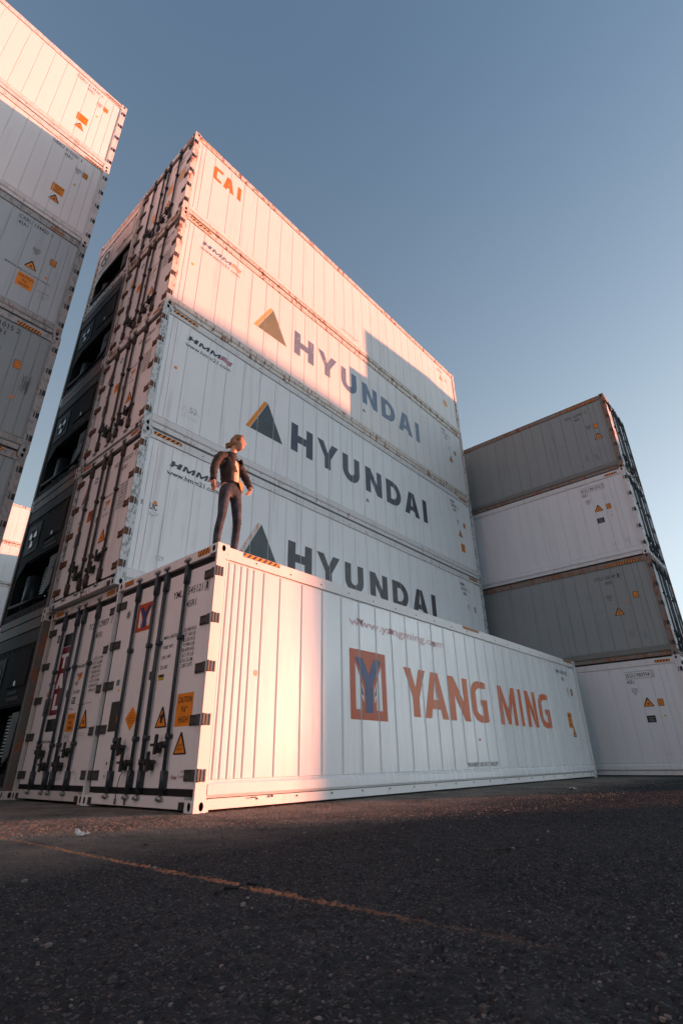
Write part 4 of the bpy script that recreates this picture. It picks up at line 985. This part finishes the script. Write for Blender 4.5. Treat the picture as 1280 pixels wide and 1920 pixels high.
def skin_mesh(pts, edges, radii, root=0, sub=2):
    me = bpy.data.meshes.new('sk'); me.from_pydata([tuple(p) for p in pts], edges, []); ob = bpy.data.objects.new('sk', me); COL.objects.link(ob)
    m = ob.modifiers.new('s', 'SKIN'); sv = me.skin_vertices[0].data
    for i, r in enumerate(radii):
        sv[i].radius = r if isinstance(r, tuple) else (r, r); sv[i].use_root = (i == root)
    s = ob.modifiers.new('d', 'SUBSURF'); s.levels = sub; s.render_levels = sub
    bpy.context.view_layer.update(); dg = bpy.context.evaluated_depsgraph_get()
    out = bpy.data.meshes.new_from_object(ob.evaluated_get(dg)); bpy.data.objects.remove(ob)
    return out
def smooth(me, mat):
    me.materials.clear(); me.materials.append(mat); me.polygons.foreach_set('use_smooth', [True]*len(me.polygons)); me.update(); return me

FR = (RT*.75 - VD*.66).normalized()            # where the chest faces
pel, spi, che, nek = Q(-.112, .02, .93), Q(-.122, .01, 1.10), Q(-.150, .0, 1.30), Q(-.150, .0, 1.45)
shA, elA, wrA = Q(-.285, -.130, 1.385), Q(-.352, -.165, 1.165), Q(-.338, -.19, .965)
shB, elB, wrB = Q(-.022, .130, 1.375), Q(.082, .165, 1.215), Q(.150, .10, 1.035)
hiA, knA, anA = Q(-.180, -.065, .87), Q(-.192, -.09, .485), Q(-.232, -.04, .10)
hiB, knB, anB = Q(-.036, .07, .87), Q(.012, .07, .45), Q(-.008, .10, .09)
hdb, hdc = Q(-.115, -.01, 1.555), Q(-.080, -.015, 1.66)
# body: one skin surface from feet to head, the head then sculpted
bm = bmesh.new()
pts = [pel, spi, che, nek, hdb, hdc, shA, elA, wrA, shB, elB, wrB, hiA, knA, anA, hiB, knB, anB]
ed = [(0,1),(1,2),(2,3),(3,4),(4,5),(2,6),(6,7),(7,8),(2,9),(9,10),(10,11),(0,12),(12,13),(13,14),(0,15),(15,16),(16,17)]
ra = [.10, .095, .10, .055, .055, .05, .040, .034, .028, .040, .034, .028, .070, .036, .028, .070, .036, .028]
body_me = skin_mesh(pts, ed, ra)
bm.from_mesh(body_me)
F = (RT*.93 - VD*.34 + UP*-.03).normalized(); Lt = UP.cross(F).normalized(); Uz = F.cross(Lt)
HC = Q(-.068, -.015, 1.672)
def head_pt(f, l, z):
    """unit sphere direction -> sculpted head surface"""
    a, b, c = .100*f, .074*l, .128*z
    if z < -.1: k = (-.1-z)/.9; b *= 1-.42*k; a = a*(1-.10*k) + (.026*k if f > -.2 else .010*k)
    if f < 0: a *= 1.0
    if f > .55:
        g = lambda l0, z0, sl, sz: math.exp(-((l-l0)/sl)**2-((z-z0)/sz)**2)
        a += .030*g(0, -.20, .13, .13) + .014*g(0, -.05, .11, .16)          # nose tip and bridge
        a += .006*g(0, .18, .5, .09) - .013*(g(.36, .02, .17, .11)+g(-.36, .02, .17, .11))   # brow, eye sockets
        a += .007*g(0, -.47, .26, .05) - .007*g(0, -.525, .26, .022) + .007*g(0, -.58, .24, .05) + .008*g(0, -.82, .22, .14)   # lips, chin
        a += .004*(g(.5, -.28, .2, .2)+g(-.5, -.28, .2, .2))
    return HC + F*a + Lt*b + Uz*c
def sphere_grid(fn, seg, rings, keep=lambda f, l, z: True):
    vs = {}; mb_ = MB()
    def P(i, j):
        th = math.pi*i/rings; ph = 2*math.pi*(j % seg)/seg
        return (math.sin(th)*math.cos(ph), math.sin(th)*math.sin(ph), math.cos(th))
    idx = {}
    def gi(i, j):
        k = (i, 0 if i in (0, rings) else j % seg)
        if k not in idx: idx[k] = len(mb_.v); mb_.v.append(tuple(fn(*P(*k))))
        return idx[k]
    for i in range(rings):
        for j in range(seg):
            d = P(i+.5, j+.5) if False else tuple((x+y)/2 for x, y in zip(P(i, j), P(i+1, j+1)))
            if not keep(*d): continue
            q = [gi(i, j), gi(i+1, j), gi(i+1, j+1), gi(i, j+1)]; q2 = []
            for x in q:
                if x not in q2: q2.append(x)
            mb_.f.append(tuple(q2)); mb_.m.append(0); mb_.sm.append(True)
    return mb_
hm_ = sphere_grid(head_pt, 40, 30).mesh('h', [SKIN]); bm.from_mesh(hm_)
hmb = MB()
for s in (1, -1):                                                             # ears
    e = HC + F*-.012 + Lt*(.072*s) + Uz*-.004
    hmb.blob(tuple(e), (.020, .020, .034), 8)
def fingers(wr, dirv, side_, nrm, curl):
    """palm, four unequal fingers and a thumb leaving the side of the palm"""
    d = dirv.normalized(); n = nrm.normalized(); sd_ = d.cross(n).normalized()*side_
    palm = wr + d*.05
    for k in range(4):
        a = wr + d*.015 + sd_*(.012*(k-1.5)); b = wr + d*.088 + sd_*(.021*(k-1.5)); hmb.tube(a, b, .019, 8, 0, .0145)
    for k, ln in enumerate((.066, .076, .070, .054)):
        p = wr + d*.085 + sd_*(.0205*(k-1.5)); dd = d.copy(); r = .0105
        for q in range(3):
            dd = (dd*math.cos(curl) + n*math.sin(curl)).normalized(); p2 = p + dd*ln*(.45, .32, .23)[q]
            hmb.tube(p, p2, r, 8, 0, r*.9); hmb.blob(tuple(p2), (r*.92,)*3, 6); p = p2; r *= .9
    p = wr + d*.03 - sd_*.03; dd = (d*.75 - sd_*.6 + n*.35).normalized(); r = .0125
    hmb.tube(wr + d*.012 - sd_*.012, p, .017, 8, 0, r)
    for q in range(2):
        p2 = p + dd*(.038, .03)[q]; hmb.tube(p, p2, r, 8, 0, r*.88); hmb.blob(tuple(p2), (r*.9,)*3, 6); p = p2; dd = (dd*.85 + d*.4 + n*.15).normalized(); r *= .9
fingers(wrA, Q(.02, -.06, -1), 1, RT*.8 + VD*.5, .34)
fingers(wrB, Q(.10, -.30, -1), -1, RT*-.8 - VD*.3, .72)
he = hmb.mesh('x', [SKIN]); bm.from_mesh(he)
bmf = bpy.data.meshes.new('body'); bm.to_mesh(bmf); bm.free(); smooth(bmf, SKIN)
link('body', bmf, man)
for s in (1, -1):
    eb = MB(); eb.blob(tuple(HC + F*.083 + Lt*(.028*s) + Uz*.004), (.010, .010, .008), 8); eb.build('eye', EYE, man)
    bb = MB(); bb.path([HC + F*.094 + Lt*(.014*s) + Uz*.026, HC + F*.090 + Lt*(.032*s) + Uz*.029, HC + F*.076 + Lt*(.048*s) + Uz*.024], .0045, 6); bb.build('eyebrow', HAIR, man)
# hair: swept-back shell with a knot at the back
def hair_pt(f, l, z):
    k = 1.09 + .04*math.sin(9*math.atan2(l, z)+4*f) + .035*math.sin(23*l+17*z+6*f)*math.sin(19*f+5*z)
    return HC + F*(.100*f*k-.004) + Lt*(.077*l*k) + Uz*(.128*z*k+.002)
hm2 = sphere_grid(hair_pt, 48, 30, lambda f, l, z: z > -.42 and f < .30 + .55*max(0, z) and (z > .70 or f < .86-.0) and not (f > .05 and z < .10))
hob = hm2.build('hair', HAIR, man)
kb = MB()
for dx, dz, r in ((-.115, -.030, .036), (-.145, -.012, .034), (-.150, -.045, .030), (-.128, .0, .026)): kb.blob(tuple(HC + F*dx + Uz*dz + Lt*random.uniform(-.01, .01)), (r, r*.9, r*.85), 10)
kb.build('hair_knot', HAIR, hob)
sb = MB()
for k in range(46):                                                             # loose strands swept to the knot
    an = random.uniform(-1.5, 1.5); z0 = random.uniform(.25, 1.0); rr = 1.13+random.uniform(0, .10)
    pp = []
    for q in range(6):
        u = q/5; f = .62 - 1.55*u; zz = math.sqrt(max(0, 1-min(1, f*f)))*math.cos(an)*(1-.35*u); ll = math.sqrt(max(0, 1-min(1, f*f)))*math.sin(an)*(1-.5*u)
        pp.append(HC + F*(.100*f*rr) + Lt*(.077*ll*rr) + Uz*(.128*(zz*rr) - .03*u))
    sb.path(pp, random.uniform(.003, .006), 5)
sb.build('hair_strand', HAIR, hob)
# jeans
jm = skin_mesh([pel+UP*.0, pel+UP*.085, hiA, (hiA+knA)/2+Q(0, -.012, 0), knA, (knA+anA)/2+Q(-.012, .02, 0), anA-UP*.03, hiB, (hiB+knB)/2+Q(.004, -.01, 0), knB, (knB+anB)/2+Q(.004, .02, 0), anB-UP*.03],
               [(0,1),(0,2),(2,3),(3,4),(4,5),(5,6),(0,7),(7,8),(8,9),(9,10),(10,11)],
               [.132, .128, .086, .074, .058, .056, .048, .086, .074, .058, .056, .048])
smooth(jm, JEANS); jo = link('jeans', jm, man)
for kn, sd_ in ((knA, -.005), (knB, .01)):
    rp = MB()
    for q in range(7):
        c = kn + FR*.058 + UP*(.06-.022*q) + RT*random.uniform(-.012, .012)
        wd = random.uniform(.012, .022); rp.poly([c-RT*wd-FR*.008, c+UP*-.008, c+RT*wd-FR*.008, c+UP*.007])
    rp.build('knee_rip', plain('pale_threads', (.30, .24, .19), .9, 0, .4, 60), jo)
# shoes
for an in (anA, anB):
    sm_ = skin_mesh([an+UP*-.03, an+UP*-.055+FR*.09, an+UP*-.065+FR*.17, an+UP*-.055-FR*.04], [(0,1),(1,2),(0,3)], [.045, (.042, .036), (.036, .024), .036], 0, 2)
    link('shoe', smooth(sm_, SHOE), man)
# shirt, with a tail showing below the jacket
tor = [pel+UP*.06, spi, che, che+UP*.09, nek+UP*-.015]
sm_ = skin_mesh([pel+UP*.05, spi+FR*.004, che+FR*.006, che+UP*.085, shA+Q(.05, 0, 0), shB+Q(-.05, 0, 0)], [(0,1),(1,2),(2,3),(3,4),(3,5)], [.120, .122, .128, .075, .036, .036])
link('shirt', smooth(sm_, SHIRT), man)
tb = MB(); c0 = Q(-.02, -.10, 1.03); c1 = Q(.045, .05, 1.04)
for k in range(6):
    a = c0.lerp(c1, k/6); b = c0.lerp(c1, (k+1)/6); la, lb = .02+.022*k, .02+.022*(k+1)
    tb.poly([a+FR*.02, b+FR*.02, b+FR*.012-UP*lb, a+FR*.012-UP*la]); tb.poly([a+FR*.012, a+FR*.004-UP*la, b+FR*.004-UP*lb, b+FR*.012])
tb.build('shirt_tail', plain('shirt_tail_orange', (.52, .26, .09), .9, 0, .2, 25), man)
# jacket: torso shell open at the front, sleeves, hem band and cuffs
jm = skin_mesh([pel+UP*-.005, spi, che, che+UP*.095, shA, (shA+elA)/2+Q(-.006, 0, 0), elA, (elA+wrA)/2, wrA+(elA-wrA)*.05, shB, (shB+elB)/2, elB, (elB+wrB)/2, wrB+(elB-wrB)*.08],
               [(0,1),(1,2),(2,3),(3,4),(4,5),(5,6),(6,7),(7,8),(3,9),(9,10),(10,11),(11,12),(12,13)],
               [.140, .142, .152, .108, .078, .064, .056, .052, .042, .070, .064, .056, .052, .042], 2)
bm = bmesh.new(); bm.from_mesh(jm)
sdv = UP.cross(FR); ax0, ax1 = pel, che+UP*.12
rm = []
for f in bm.faces:
    c = f.calc_center_median(); k = (c.z-ax0.z)/(ax1.z-ax0.z); ax = ax0.lerp(ax1, max(0, min(1, k))); dv = c-ax
    fr = dv.dot(FR); lt = dv.dot(sdv)
    wd = .075 + .035*max(0, min(1, k))
    if fr > .03 and -.05 < lt < wd*1.3 and c.z > pel.z+.10 and c.z < nek.z+.03: rm.append(f)
bmesh.ops.delete(bm, geom=rm, context='FACES')
for v in bm.verts:                                                              # soft creases in the cloth
    q = v.co; v.co += v.normal*(.006*math.sin(q.z*95+q.x*40)*math.sin(q.x*55+q.y*35))
bmesh.ops.solidify(bm, geom=bm.faces[:], thickness=.008)
bm.to_mesh(jm); bm.free(); smooth(jm, JACKET); jo = link('jacket', jm, man)
hb_ = skin_mesh([pel+UP*.00, pel+UP*.13], [(0, 1)], [.156, .156], 0, 2); link('hem_band', smooth(hb_, fabric('ribbed_black', (.014, .014, .016), (.024, .024, .028), 40, .85, .8)), jo)
for a, b in ((elA, wrA), (elB, wrB)):
    cb_ = MB(); d = (b-a).normalized(); cb_.tube(b-d*.045, b+d*.005, .044, 14, 0, .040); cb_.build('cuff', MATS.get('cuff') or plain('cuff', (.05, .05, .055), .9, 0, .3, 60), jo)
cl = MB()
for k in range(10):
    an = math.pi*(.10+.08*k)*1.0 + math.pi*.55
    p = lambda a, r, z: nek + FR*(r*math.cos(a)) + sdv*(r*math.sin(a)) + UP*z
    cl.tube(p(2*math.pi*k/10, .068, .022-.02*math.cos(2*math.pi*k/10)), p(2*math.pi*(k+1)/10, .068, .022-.02*math.cos(2*math.pi*(k+1)/10)), .024, 8)
cl.build('collar', JACKET, jo)
